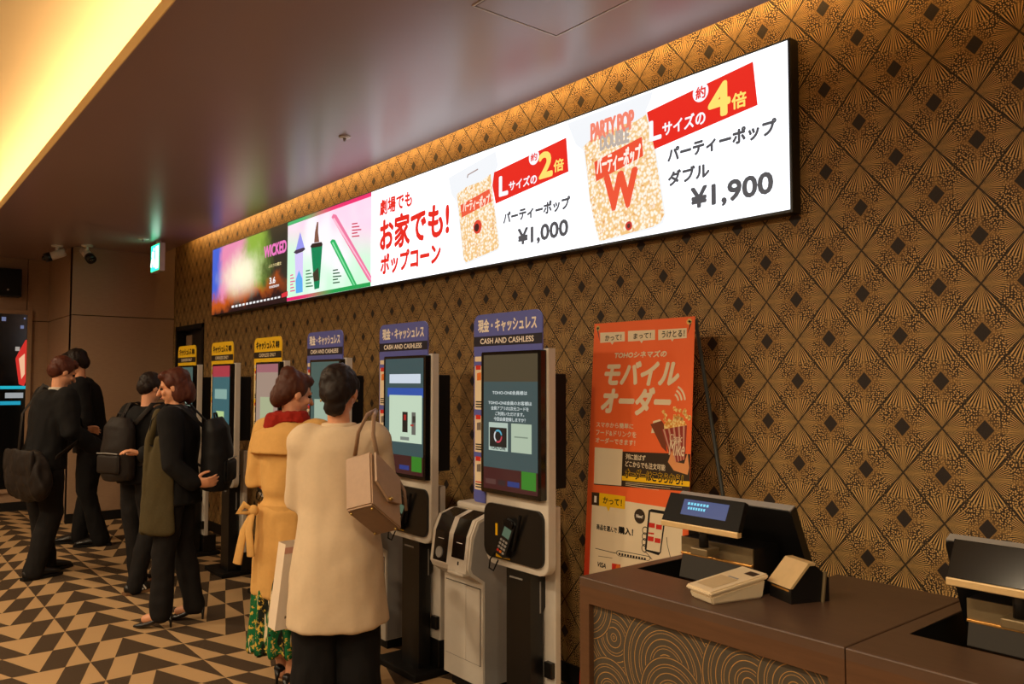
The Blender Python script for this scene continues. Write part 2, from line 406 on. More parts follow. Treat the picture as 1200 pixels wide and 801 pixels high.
mtx('PARTY POP', *c3(100, 393), *c3(258, 268), gs((240, 130, 106)), bg, bold=.05, spacing=.9)
mtx('DOUBLE', *c3(134, 424), *c3(240, 332), gs((186, 172, 162)), bg, bold=.05, spacing=.9)
mpx([c3(*q) for q in ((113, 462), (285, 370), (290, 440), (120, 532))], gs((234, 82, 52)), bg, 'label_print', .0022)
mtx('パーティーポップ', *c3(122, 512), *c3(282, 392), gs((255, 240, 226)), bg, bold=.025)
mtx('W', *c3(148, 648), *c3(272, 476), gs((234, 82, 52)), bg, bold=.06)
mdisc(*c3(238, 692), .022, gs((200, 46, 40)), bg, .0024); mdisc(*c3(238, 692), .011, gs((90, 40, 40)), bg, .0027)
rb = mpx([c3(*q) for q in ((303, 282), (686, 99), (703, 256), (330, 416))], gs(RED), p3, 'red_band', .0014)
mtx('L', *c3(312, 390), *c3(356, 302), gs(WHT), rb, bold=.05)
mtx('サイズの', *c3(360, 370), *c3(515, 270), gs(WHT), rb, bold=.03)
mtx('4', *c3(525, 312), *c3(605, 160), gs(YEL), rb, bold=.05)
mtx('倍', *c3(610, 276), *c3(663, 200), gs(YEL), rb, bold=.03)
mdisc(*c3(497, 210), .043, gs(WHT), rb, .002, 'badge'); mtx('約', *c3(480, 240), *c3(516, 182), gs(RED), rb, bold=.03)
mtx('パーティーポップ', *c3(378, 467), *c3(772, 298), gs(GREY), p3, bold=.05)
mtx('ダブル', *c3(380, 552), *c3(530, 458), gs(GREY), p3, bold=.05)
mtx('¥1,900', *c3(462, 645), *c3(760, 488), gs(GREY), p3, bold=.042)
# goods panel: pastel ground with drink bottles and light sticks
m, b = base('goods_ground', (.02, .02, .02), .35, 0, .3, (1, 1, 1), SG)
(x, y, z), v = coords()
f1 = ss(z*2.1 - y*.35, .25, 1.0)
c = mixc(f1, srgb(206, 250, 216), srgb(252, 214, 236)); c = mixc(ss(noise_tex(v, 1.6, 2), .45, .7), c, srgb(250, 246, 252))
Ex.nt.links.new(c, b.inputs['Emission Color'])
p2 = scr('goods_panel', y12, y23, MATS['goods_ground'])
m, b = base('stripe_green_pink', (.02, .02, .02), .35, 0, .3, (1, 1, 1), SG)
(x, y, z), v = coords()
f2 = ss(y + (z-.34)*9.0, .2, .9) ; f3 = ss(y - 1.0, -.45, .25)
top = z > .34
c = mixc(f3, srgb(232, 40, 110), srgb(60, 180, 110)); c_ = mixc(f3, srgb(30, 160, 80), srgb(232, 30, 110))
Ex.nt.links.new(mixc(top, c_, c), b.inputs['Emission Color'])
W2 = y12-y23
for t0, t1 in ((0, .03), (zs1-zs0-.03, zs1-zs0)):
    obj('border_stripe', poly(MF, [(-y12+5.13, t0+zs0-2.25), (-y23+5.13, t0+zs0-2.25), (-y23+5.13, t1+zs0-2.25), (-y12+5.13, t1+zs0-2.25)], .001), MATS['stripe_green_pink'], p2)
c1 = lambda x, y: (240+x/6, 250+y/6)
def gq(pts, rgb, name, parent=p2, n=.0015): return mpx([c1(*q) for q in pts], gs(rgb), parent, name, n)
gq(((640, 262), (672, 130), (702, 240)), (150, 150, 236), 'cup_lid_print'); gq(((626, 275), (640, 258), (700, 238), (708, 250), (690, 268), (645, 285)), (70, 56, 76), 'cup_rim_print', n=.002)
gq(((634, 285), (692, 270), (690, 552), (642, 562)), (214, 200, 246), 'cup_print'); gq(((640, 470), (664, 400), (688, 460), (690, 552), (642, 562)), (90, 170, 236), 'cup_base_print', n=.002)
gq(((748, 235), (828, 222), (806, 524), (772, 534)), (10, 130, 82), 'bottle_print'); gq(((744, 232), (756, 212), (822, 200), (830, 216), (826, 230), (750, 243)), (50, 36, 32), 'bottle_cap_print', n=.002)
gq(((770, 206), (776, 130), (790, 60), (800, 60), (798, 130), (806, 200)), (128, 84, 68), 'bottle_handle_print'); gq(((760, 420), (800, 380), (806, 470), (768, 480)), (60, 54, 40), 'bottle_mark_print', n=.002)
gq(((892, 26), (904, 4), (926, 10), (1172, 440), (1172, 486), (1150, 470)), (236, 120, 160), 'stick_print'); gq(((900, 40), (912, 30), (1172, 462), (1172, 474)), (255, 190, 210), 'highlight_print', n=.002)
gq(((882, 200), (895, 182), (916, 184), (1070, 500), (1040, 508)), (40, 176, 96), 'stick_print'); gq(((895, 205), (905, 200), (1058, 502), (1050, 504)), (130, 226, 160), 'highlight_print', n=.002)
for (x0_, y0_, w_, k_, rgb) in ((1036, 70, 66, 5, (206, 60, 90)), (902, 396, 60, 5, (40, 90, 60)), (712, 400, 50, 6, (60, 120, 80)), (602, 432, 34, 6, (226, 90, 150))):
    for r in range(k_):
        gq(((x0_, y0_+r*22), (x0_+w_*(.6+.4*((r*7) % 3)/2), y0_+r*22-6), (x0_+w_*(.6+.4*((r*7) % 3)/2), y0_+r*22+3), (x0_, y0_+r*22+9)), rgb, 'caption_print', n=.002)
# film panel: a plain wash of the same colours with its title
m, b = base('film_ground', (.02, .02, .02), .35, 0, .3, (1, 1, 1), SG)
(x, y, z), v = coords(); n2 = noise_tex(v, 3.2, 4, .65)
hx = (ysL - 5.13 - y) / (ysL - y12); hz = z / (zs1 - zs0)
cen = ss(Ex.op('SQRT', (hx-.42)*(hx-.42)*1.2 + (hz-.52)*(hz-.52)*.9) + (n2-.5)*.35, .42, .02)
c = mixc(ss(hx + (n2-.5)*.3, .06, .2), srgb(70, 100, 210), srgb(232, 140, 176))
c = mixc(ss(hx + (n2-.5)*.5, .35, .62), c, srgb(140, 176, 62)); c = mixc(ss(hx + (n2-.5)*.3, .62, .85), c, srgb(48, 46, 36))
c = mixc(ss(hz + (n2-.5)*.7, .42, .18), c, srgb(190, 84, 24)); c = mixc(ss(hz + (n2-.5)*.5 - hx*.22, .14, -.05), c, srgb(40, 20, 22))
c = mixc(cen, c, srgb(255, 250, 214)); Ex.nt.links.new(c, b.inputs['Emission Color'])
p1 = scr('film_panel', ysL, y12, MATS['film_ground'])
mtx('WICKED', *c1(418, 318), *c1(578, 180), gs((238, 120, 190)), p1, bold=.05)
mtx('ふたりの魔女', *c1(450, 385), *c1(540, 335), gs((236, 214, 150)), p1, bold=.01)
mtx('3.6', *c1(456, 498), *c1(498, 442), gs((250, 250, 250)), p1, bold=.04)
mtx('ROADSHOW', *c1(456, 528), *c1(524, 495), gs((240, 240, 240)), p1, bold=.03)
for r in range(14):
    gq(((190+r*25, 664-r*5.2), (206+r*25, 661-r*5.2), (206+r*25, 645-r*5.0), (190+r*25, 649-r*5.0)), (236, 236, 236), 'caption_print', p1)
gq(((540, 565), (584, 545), (584, 580), (540, 592)), (214, 50, 60), 'badge_print', p1)

# ================================================================ ceiling fixtures
for i, (x_, y_) in enumerate(DOWN):  # housings for the added lamps, all out of view
    t_ = thing('added_downlight', 'added unseen round ceiling lamp in the raised cream ceiling, %s in the %s row' % (('first', 'second', 'third', 'fourth', 'fifth', 'farthest')[i % 6], 'nearer' if i < 6 else 'outer'), 'light', (x_, y_, ZU), 'added lobby downlights')
    g = B(); ring_bm(Fr((0, 0, -.004), (1, 0, 0), (0, -1, 0)), 0, 0, .05, .075, 0, 2*math.pi, 0, 24, g); obj('trim_ring', g, MATS['white_metal'], t_)
    g = B(); cyl(g, (0, 0, -.003), (0, 0, -.001), .05, k=20); obj('lens', g, glow('added_lamp_lens', (255, 220, 160), 3), t_)
for nm, lab, (x_, y_), w_ in (('led_strip', 'LED strip hidden in the ceiling cove', (1.10, 3.9), .03), ('led_strip', 'LED strip hidden in the slot above the patterned wall', (XE + .004, 3.9), .03)):
    z_ = ZC+.066 if x_ < 2 else ZC+.15
    tag(obj('led_strip', bx(x_-(.015 if x_ < 2 else .004), x_+(.015 if x_ < 2 else .004), -3 if x_ < 2 else -2.6, 10 if x_ < 2 else 9.4, z_, z_+(.012 if x_ < 2 else .04)), MATS['white_plastic']), lab, 'light strip')
# access hatch
hp = [on_plane(px_, py_, (0, 0, ZC), (0, 0, 1)) for px_, py_ in ((652.2, 42.5), (552.8, 6.4))]
hx1, hy1, hx0 = hp[0].x, hp[0].y, hp[1].x
t_ = thing('access_hatch', 'square access hatch with thin pale frame in the dark ceiling', 'hatch', ((hx0+hx1)/2, hy1-.24, ZC))
hw = (hx1-hx0)/2
g = B()
for a in ((-hw, hw, .232, .24), (-hw, hw, -.24, -.232), (-hw, -hw+.008, -.232, .232), (hw-.008, hw, -.232, .232)): box(g, *a, -.004, 0)
obj('frame', g, MATS['white_metal'], t_)
obj('gap', bx(-hw+.008, hw-.008, -.232, .232, -.0012, 0), MATS['joint_dark'], t_)
obj('hatch_panel', bx(-hw+.013, hw-.013, -.227, .227, -.003, 0), MATS['ceiling_paint'], t_)
# sprinklers / detectors
for lab, px_, py_, r in (('small sprinkler head in the ceiling in front of the popcorn menu', 404, 160, .03), ('small round detector in the ceiling near the green exit sign', 168, 279.5, .045)):
    p = on_plane(px_, py_, (0, 0, ZC), (0, 0, 1)); t_ = thing('ceiling_detector', lab, 'detector', p)
    g = B(); tube(g, [(0, 0, 0), (0, 0, -.006), (0, 0, -.01)], [r*1.2, r*1.2, r], k=20); obj('plate', g, MATS['white_plastic'], t_, True)
    g = B(); tube(g, [(0, 0, -.008), (0, 0, -.03)], [r*.35, r*.25], k=12); obj('sensor', g, MATS['grey_plastic'], t_, True)
# security cameras
def cctv(lab, px_, py_, aim):
    p = on_plane(px_, py_, (0, 0, ZC), (0, 0, 1)); t_ = thing('security_camera', lab, 'camera', p)
    a = Vector(aim).normalized(); g = B()
    tube(g, [(0, 0, 0), (0, 0, -.02)], [.06, .055], k=20); obj('mount', g, MATS['white_plastic'], t_, True)
    g = B(); tube(g, [(0, 0, -.015), (0, 0, -.075)], [.018, .016], k=12); obj('bracket', g, MATS['white_plastic'], t_, True)
    c = Vector((0, 0, -.10)); g = B(); tube(g, [c - a*.09, c - a*.085, c + a*.10], [.03, .045, .047], k=20); bd = obj('barrel', g, MATS['white_plastic'], t_, True)
    g = B(); tube(g, [c + a*.06, c + a*.125], [.052, .052], k=20); h = obj('hood', g, MATS['black_plastic'], bd, True)
    g = B(); ell(g, c + a*.125, (.03, .03, .03)); obj('lens', g, MATS['black_gloss'], bd, True)
cctv('white bullet security camera pointing left, leftmost on the ceiling', 67, 287.5, (-.85, .25, -.35))
cctv('white bullet security camera with dark face pointing at the lobby', 102, 287, (.25, -.8, -.6))
# exit sign
t_ = thing('exit_sign', 'green and white illuminated exit sign hanging from the ceiling by the far corner', 'sign', (2.47, 9.05, ZC))
obj('stem', bx(-.012, .012, -.06, .06, -.03, 0), MATS['white_plastic'], t_)
hs = obj('housing', bx(-.028, .028, -.16, .16, -.33, -.03, bev=.004), MATS['white_plastic'], t_)
ef = Fr((-.029, 0, 0), (0, -1, 0), (0, 0, 1))
fc = obj('green_face', poly(ef, [(-.15, -.32), (.15, -.32), (.15, -.04), (-.15, -.04)], .001), glow('exit_green', (40, 220, 150), 3.2), t_)
g = poly(ef, [(.02, -.30), (.13, -.30), (.13, -.06), (.02, -.06)], .002); obj('door_pictogram', g, glow('exit_white', (225, 255, 240), 2.2), t_)
g = B(); f_ = ef                                             # running figure in white beside the door
tube(g, [f_.P(-.06, -.17, .002), f_.P(-.045, -.11, .002)], [.018, .018], k=6); tube(g, [f_.P(-.06, -.17, .002), f_.P(-.10, -.21, .002), f_.P(-.12, -.27, .002)], [.012]*3, k=6)
tube(g, [f_.P(-.06, -.17, .002), f_.P(-.02, -.20, .002), f_.P(-.01, -.28, .002)], [.012]*3, k=6); ell(g, f_.P(-.04, -.085, .002), (.004, .02, .02), 10)
obj('runner_pictogram', g, MATS['exit_white'], t_)
# loudspeaker and lit display case at the recessed wall
p = on_plane(9.5, 332, (0, YD, 0), (0, 1, 0))
t_ = thing('wall_speaker', 'black box loudspeaker on the brown wall at far left', 'speaker', (p.x, YD, p.z))
obj('cabinet', bx(-.125, .125, -.16, 0, -.17, .17, bev=.012), MATS['black_plastic'], t_)
obj('grille', bx(-.11, .11, -.166, -.155, -.155, .155, bev=.008), MATS['black_matte'], t_); g = B(); ell(g, (-.02, -.167, -.09), (.012, .004, .012), 10); obj('badge', g, MATS['grey_plastic'], t_)
DFR = Fr((0, YD-.03, 0), (1, 0, 0), (0, 0, 1))
q0, q1 = DFR.px(38, 364), DFR.px(0, 590)
t_ = thing('display_case', 'dark framed poster display with red and cyan lit artwork at far left', 'display', (q0[0]-.6, YD, 0))
x1_ = .6; zt = q0[1]
g = B(); box(g, x1_-.05, x1_, -.045, 0, .22, zt); box(g, -.7, x1_-.05, -.045, 0, zt-.05, zt); box(g, -.75, -.7, -.045, 0, .22, zt); box(g, -.7, x1_-.05, -.045, 0, .22, .27)
obj('frame', g, MATS['brown_panel'], t_)
sc_ = obj('screen', bx(-.7, x1_-.05, -.03, -.002, .27, zt-.05), MATS['black_gloss'], t_)
def dq(px0, py0, px1, py1, rgb, nm, k=1.0):
    a, c = DFR.px(px0, py0), DFR.px(px1, py1); ox = q0[0]-.6
    obj(nm, bx(a[0]-ox, c[0]-ox, -.033, -.03, c[1], a[1]), glow('case_%d_%d_%d' % rgb, rgb, k), sc_)
dq(0, 452, 31, 455.5, (20, 170, 190), 'light_bar'); dq(0, 470, 24, 474, (20, 150, 180), 'light_bar'); dq(6, 460, 27, 466, (190, 195, 200), 'caption_print', .6)
g = B(); ox = q0[0]-.6
def dp(px_, py_): a = DFR.px(px_, py_); return (a[0]-ox, a[1])
L2 = Fr((0, -.031, 0), (1, 0, 0), (0, 0, 1))
obj('red_shape', prism(L2, [dp(*q) for q in ((18, 420), (22, 412), (30, 398), (34, 398), (33, 415), (33, 440), (28, 452), (22, 450))], 0, .002), glow('case_red', (214, 46, 40), .9), sc_)
obj('pale_shape', prism(L2, [dp(*q) for q in ((22, 420), (29, 414), (29, 438), (25, 444))], .002, .003), glow('case_pale', (250, 190, 150), .9), sc_)
for a in ((18, 406, 5), (24, 381, 4), (28, 372, 2), (2, 371, 5)): dq(a[0], a[1], a[0]+a[2], a[1]+a[2], (120, 130, 170) if a[1] < 400 else (190, 180, 170), 'sparkle', .7)

# ================================================================ ticket kiosks
XK = 2.35
KF = wall_frame(XK)                       # world frame of the kiosk fronts, used to read pixels off the nearest kiosk
HDR = [2.919, 3.838, 4.800, 5.728, 6.679, 7.597]
OFF = .053
KL = Fr((0, 0, 0), (0, -1, 0), (0, 0, 1)) # local frame
Y1 = HDR[0] - OFF
def kpx(x, y): q = KF.px(x, y); return (q[0] + Y1, q[1])
BLUE, NAVY, YELK = (92, 100, 182), (30, 28, 46), (250, 200, 24)
plain('sign_blue', BLUE, .35, var=.05); plain('sign_navy', NAVY, .35); plain('sign_yellow', YELK, .4, var=.05); plain('sign_black', (34, 28, 22), .4)
ink('print_grey2', (120, 108, 100)); ink('print_white', (244, 236, 224)); ink('print_black', (24, 22, 20)); ink('print_red', (206, 48, 34)); ink('print_cream', (232, 214, 182)); ink('print_yellow', (246, 196, 20)); ink('print_orange', (228, 120, 40))
plain('screen_glass', (10, 12, 13), .06, spec=.6)
def kg(rgb, s=.55): return glow('kiosk_%d_%d_%d_%d' % (*rgb, int(s*100)), rgb, s)
_km = {}
def kpart(key, build):
    if key not in _km: _km[key] = mesh_of(build(), key)
    return _km[key]
def kp(name, t_, mat, build, smooth=False, key=None):
    me = kpart(key or name, build); return obj(name, me, mat, t_, smooth)
def kiosk(i, label):
    yc = HDR[i] - OFF
    t_ = thing('ticket_kiosk', label, 'kiosk', (XK, yc, 0), 'ticket kiosks in a row along the patterned wall')
    blue = i < 3
    kp('base_plate', t_, MATS['black_matte'], lambda: bx(-.055, .25, -.165, .25, 0, .035, bev=.006))
    def pil():
        g = B(); prism(Fr((0, 0, 0), (1, 0, 0), (0, 0, 1)), [(.02, .035), (.094, .035), (.094, .52), (.14, .585), (.14, .80), (.02, .80)], -.085, .085, g); return g
    pl_ = kp('pillar', t_, MATS['black_plastic'], pil)
    kp('pillar_slot', pl_, MATS['grey_plastic'], lambda: bx(.017, .021, -.03, .06, .665, .672), key='pslot')
    kp('pillar_seam', pl_, MATS['grey_plastic'], lambda: bx(.075, .082, -.087, -.083, .52, .66), key='pseam')
    rp = kp('rear_panel', t_, MATS['white_plastic'], lambda: bx(.11, .145, -.152, .17, .18, 1.0, bev=.006))
    kp('plug_box', rp, MATS['black_plastic'], lambda: bx(.085, .11, -.15, -.10, .24, .31, bev=.004))
    kp('rear_foot', t_, MATS['black_plastic'], lambda: bx(.11, .22, -.14, .16, .035, .18, bev=.004))
    kp('housing', t_, MATS['white_plastic'], lambda: prism(KL, rrect(-.222, .228, .712, 1.712, .055, (1, 1, 0, 0), 6), -.045, -.002, bev=.006), False)
    kp('computer_box', t_, MATS['black_matte'], lambda: bx(.045, .15, -.185, .19, 1.085, 1.60, bev=.004))
    # sign plate: header and the strip down the left side
    def plate():
        return prism(KL, rrect(-.306, .201, 1.700, 1.888, .045, (0, 0, 1, 1)), .002, .008)
    sp_ = kp('header_sign', t_, MATS['sign_blue' if blue else 'sign_yellow'], plate)
    h0, h1 = -.306, .201
    obj('header_band', kpart('hband', lambda: poly(KL, [(h0, 1.735), (h1, 1.735), (h1, 1.782), (h0, 1.782)], .0092)), MATS['sign_navy' if blue else 'sign_black'], sp_)
    tw, tb = (MATS['print_white'], MATS['print_white']) if blue else (MATS['print_black'], MATS['print_cream'])
    if blue:
        text(KL, '現金・キャッシュレス', (h0+.035, 1.800), (h1-.035, 1.865), tw, sp_, bold=.03, n=.0095)
        text(KL, 'CASH AND CASHLESS', (h0+.055, 1.745), (h1-.055, 1.772), tb, sp_, bold=.03, n=.0105)
    else:
        text(KL, 'キャッシュレス', (h0+.04, 1.800), (h1-.12, 1.862), tw, sp_, bold=.04, n=.0095)
        text(KL, '専用', (h1-.105, 1.805), (h1-.04, 1.857), tw, sp_, bold=.04, n=.0095)
        text(KL, 'CASHLESS ONLY', (h0+.10, 1.745), (h1-.10, 1.772), tb, sp_, bold=.03, n=.0105)
    st_ = kp('side_strip', t_, MATS['sign_blue' if blue else 'sign_yellow'], lambda: prism(KL, rrect(-.306, -.216, .985, 1.70, .02, (1, 0, 0, 0)), .002, .007))
    for k, (z0, z1) in enumerate(((1.655, 1.688), (1.43, 1.640), (1.225, 1.40), (1.045, 1.20))):
        if k == 0: kp('sticker', st_, MATS['print_cream'], lambda: poly(KL, rrect(-.298, -.224, 1.662, 1.686, .006), .0078), key='stk0'); continue
        s_ = kp('sticker', st_, MATS['print_cream'], lambda: poly(KL, rrect(-.298, -.224, z0, z1, .004), .0078), key='stk%d' % k)
        kp('sticker_tab', s_, MATS['print_red'], lambda: poly(KL, [(-.290, z1-.018), (-.25, z1-.018), (-.25, z1+.004), (-.290, z1+.004)], .0084), key='stt%d' % k)
        kp('sticker_picture', s_, MATS['print_orange' if k == 1 else 'print_grey2'], lambda: poly(KL, [(-.280, z1-.07), (-.248, z1-.068), (-.248, z1-.03), (-.280, z1-.035)], .0084), key='stp%d' % k)
        for r in range(3):
            kp('caption_print', s_, MATS['print_red' if r == 2 and k == 3 else 'print_black'], lambda: poly(KL, [(-.290, z0+.01+r*.012), (-.235, z0+.01+r*.012), (-.235, z0+.016+r*.012), (-.290, z0+.016+r*.012)], .0084), key='stc%d%d' % (k, r))
    # display
    d_ = kp('display', t_, MATS['black_gloss'], lambda: prism(KL, rrect(-.216, .217, 1.045, 1.705, .006), -.002, .03, bev=.003))
    sd = kp('screen', d_, MATS['screen_glass'], lambda: poly(KL, [(-.196, 1.065), (.196, 1.065), (.196, 1.69), (-.196, 1.69)], .0305), key='scr')
    screen(i, d_)
    # reader panel with the card terminal
    pn = kp('reader_panel', t_, MATS['black_plastic'], lambda: prism(KL, rrect(-.216, .205, .745, .995, .045), -.002, .012, bev=.003))
    tf = Fr((-.040, .050, .772), (0, -.955, -.295), (.16, -.29, .94))
    tm = kp('card_terminal', t_, MATS['black_plastic'], lambda: prism(tf, rrect(-.038, .038, 0, .17, .012), -.03, .012, bev=.004))
    kp('terminal_screen', tm, kg((120, 150, 120), .35), lambda: poly(tf, [(-.026, .088), (.026, .088), (.026, .132), (-.026, .132)], .0125))
    for r in range(4):
        for c in range(3):
            kp('key', tm, MATS['grey_plastic'] if r else (MATS['print_red'], MATS['print_orange'], MATS['grey_plastic'])[c], lambda: prism(tf, rrect(-.026+c*.019, -.012+c*.019, .014+r*.017, .024+r*.017, .003), .012, .0145), key='key%d%d' % (r, c))
    g = kp('printer_bump', tm, MATS['black_gloss'], lambda: prism(tf, rrect(-.032, .032, .138, .172, .012), .012, .024, bev=.004))
    kp('holder', t_, MATS['black_matte'], lambda: tube(B(), [(-.02, -.01, .80), (-.03, -.075, .965)], [.008, .008], k=8))
    kp('yellow_sticker', pn, MATS['print_yellow'], lambda: poly(KL, [(-.125, .752), (-.02, .752), (-.02, .785), (-.125, .785)], .0128))
    kp('sticker_mark', pn, MATS['print_red'], lambda: poly(KL, [(-.05, .757), (-.026, .757), (-.026, .780), (-.05, .780)], .0133))
    kp('yellow_sticker', pn, MATS['print_yellow'], lambda: poly(KL, [(-.128, .85), (-.112, .85), (-.112, .905), (-.128, .905)], .0128), key='ys2')
    kp('cable', t_, MATS['black_matte'], lambda: tube(B(), [(-.03, .10, .78), (-.045, .125, .745), (-.04, .14, .70), (-.03, .12, .69), (-.018, .10, .74)], [.004]*5, k=6))
    return t_
def kq(d_, s0, t0, s1, t1, mat, name, n=.0312): return obj(name, poly(KL, [(s0, t0), (s1, t0), (s1, t1), (s0, t1)], n), mat, d_)
def kqp(d_, pts, mat, name, n=.0312): return obj(name, poly(KL, [kpx(*p) for p in pts], n), mat, d_)
def screen(i, d_):
    c6 = lambda x, y: kpx(540+x/3.41, 355+y/3.41)
    if i == 0:
        kq(d_, -.196, 1.165, .196, 1.565, kg((70, 96, 98), .6), 'screen_ground')
        kq(d_, -.196, 1.065, .196, 1.165, kg((84, 30, 34), .5), 'screen_footer')
        kq(d_, -.196, 1.565, .196, 1.69, kg((96, 84, 60), .5), 'screen_reflection', .0311)  # warm room reflection painted as a glowing band across the screen top
        wt = kg((230, 240, 238), .8)
        for s_, z_ in (('TOHO-ONE会員様は', 1.505), ('TOHO-ONE会員のお客様は', 1.458), ('会員アプリの2次元コードを', 1.433), ('ご利用いただけます。', 1.408), ('今回会員登録しますか？', 1.383)):
            w_ = len(s_)*.0105; text(KL, s_, (-w_, z_), (w_, z_+.018), wt, d_, n=.0325, bold=.01)
        kq(d_, -.155, 1.245, -.012, 1.375, kg((200, 220, 206), .7), 'card_button', .0316); kq(d_, -.148, 1.262, -.02, 1.352, kg((20, 26, 30), .5), 'card_face', .032)
        for a0, a1, rgb in ((.2, 2.2, (90, 190, 220)), (2.3, 4.2, (236, 240, 240)), (4.3, 6.3, (214, 70, 90))):
            obj('logo_ring', ring_bm(KL, -.084, 1.312, .022, .031, a0, a1, .0326, 10), kg(rgb, .7), d_)
        text(KL, 'TOHO ONE', (-.14, 1.250), (-.028, 1.268), kg((20, 26, 30), .5), d_, n=.0328, bold=.03)
        kq(d_, .012, 1.245, .155, 1.375, kg((196, 216, 190), .7), 'card_button', .0316); kq(d_, .035, 1.312, .13, 1.318, kg((150, 170, 150), .6), 'caption_print', .032)
        kq(d_, -.18, 1.088, -.10, 1.112, kg((110, 70, 66), .5), 'button', .0317); kq(d_, -.085, 1.088, -.03, 1.112, kg((60, 40, 46), .5), 'button', .0317); kq(d_, -.015, 1.088, .07, 1.112, kg((44, 66, 140), .6), 'button', .0317); kq(d_, .085, 1.085, .185, 1.165, kg((56, 140, 40), .7), 'button', .032)
    elif i == 1:
        kq(d_, -.196, 1.165, .196, 1.69, kg((64, 96, 100), .6), 'screen_ground'); kq(d_, -.196, 1.065, .196, 1.165, kg((80, 30, 34), .5), 'screen_footer')
        kq(d_, -.17, 1.48, .196, 1.53, kg((40, 90, 190), .7), 'blue_header', .0317)
        kq(d_, -.15, 1.555, .17, 1.605, kg((214, 226, 240), .85), 'notice', .0318)
        kq(d_, -.15, 1.235, .185, 1.49, kg((204, 226, 200), .85), 'dialog', .0318)
        a = kq(d_, -.01, 1.29, .045, 1.40, kg((30, 30, 30), .5), 'picture', .0325); kq(d_, .005, 1.355, .03, 1.385, kg((200, 40, 40), .6), 'picture_mark', .033)
        kq(d_, .085, 1.28, .125, 1.40, kg((120, 120, 112), .6), 'picture', .0325); kq(d_, .095, 1.345, .125, 1.38, kg((60, 56, 52), .6), 'picture_mark', .033); kq(d_, .075, 1.325, .105, 1.335, kg((206, 60, 50), .6), 'picture_mark', .0332)
        kq(d_, -.03, 1.247, .06, 1.265, kg((150, 160, 152), .6), 'button', .0325)
        kq(d_, -.04, 1.088, .06, 1.112, kg((44, 66, 150), .6), 'button', .0317); kq(d_, .085, 1.085, .185, 1.165, kg((56, 140, 40), .7), 'button', .032)
    elif i == 4:
        kq(d_, -.196, 1.065, .196, 1.62, kg((60, 112, 120), .7), 'screen_ground'); kq(d_, -.196, 1.60, .196, 1.69, kg((190, 60, 76), .7), 'red_header', .0318)
        kq(d_, -.10, 1.20, .08, 1.32, kg((190, 220, 150), .8), 'dialog', .0318); kq(d_, -.14, 1.42, .14, 1.50, kg((150, 190, 180), .7), 'dialog', .0318)
        kq(d_, -.17, 1.155, -.06, 1.162, kg((180, 200, 200), .6), 'caption_print', .0318); kq(d_, .05, 1.12, .17, 1.127, kg((180, 200, 200), .6), 'caption_print', .0318)
    elif i == 3:
        kq(d_, -.196, 1.065, .196, 1.69, kg((196, 168, 150), .6), 'screen_ground'); kq(d_, -.196, 1.63, .196, 1.69, kg((190, 120, 130), .6), 'pink_header', .0318); kq(d_, -.12, 1.25, .12, 1.45, kg((206, 214, 170), .6), 'dialog', .0318)
    else:
        kq(d_, -.196, 1.165, .196, 1.69, kg((80, 110, 104), .6), 'screen_ground'); kq(d_, -.196, 1.065, .196, 1.165, kg((80, 30, 34), .5), 'screen_footer'); kq(d_, -.14, 1.25, .14, 1.45, kg((190, 214, 190), .6), 'dialog', .0318)
klab = ['ticket kiosk with blue cash header and two-card screen, nearest the orange banner', 'blue-headed ticket kiosk with pale green dialog screen beside the white coat', 'blue-headed ticket kiosk mostly hidden behind the woman in the white coat',
        'yellow-headed cashless ticket kiosk behind the woman in the trench coat', 'yellow-headed cashless ticket kiosk with teal screen and red top bar', 'yellow-headed cashless ticket kiosk farthest away, beside the dark doorway']
for i in range(6): kiosk(i, klab[i])
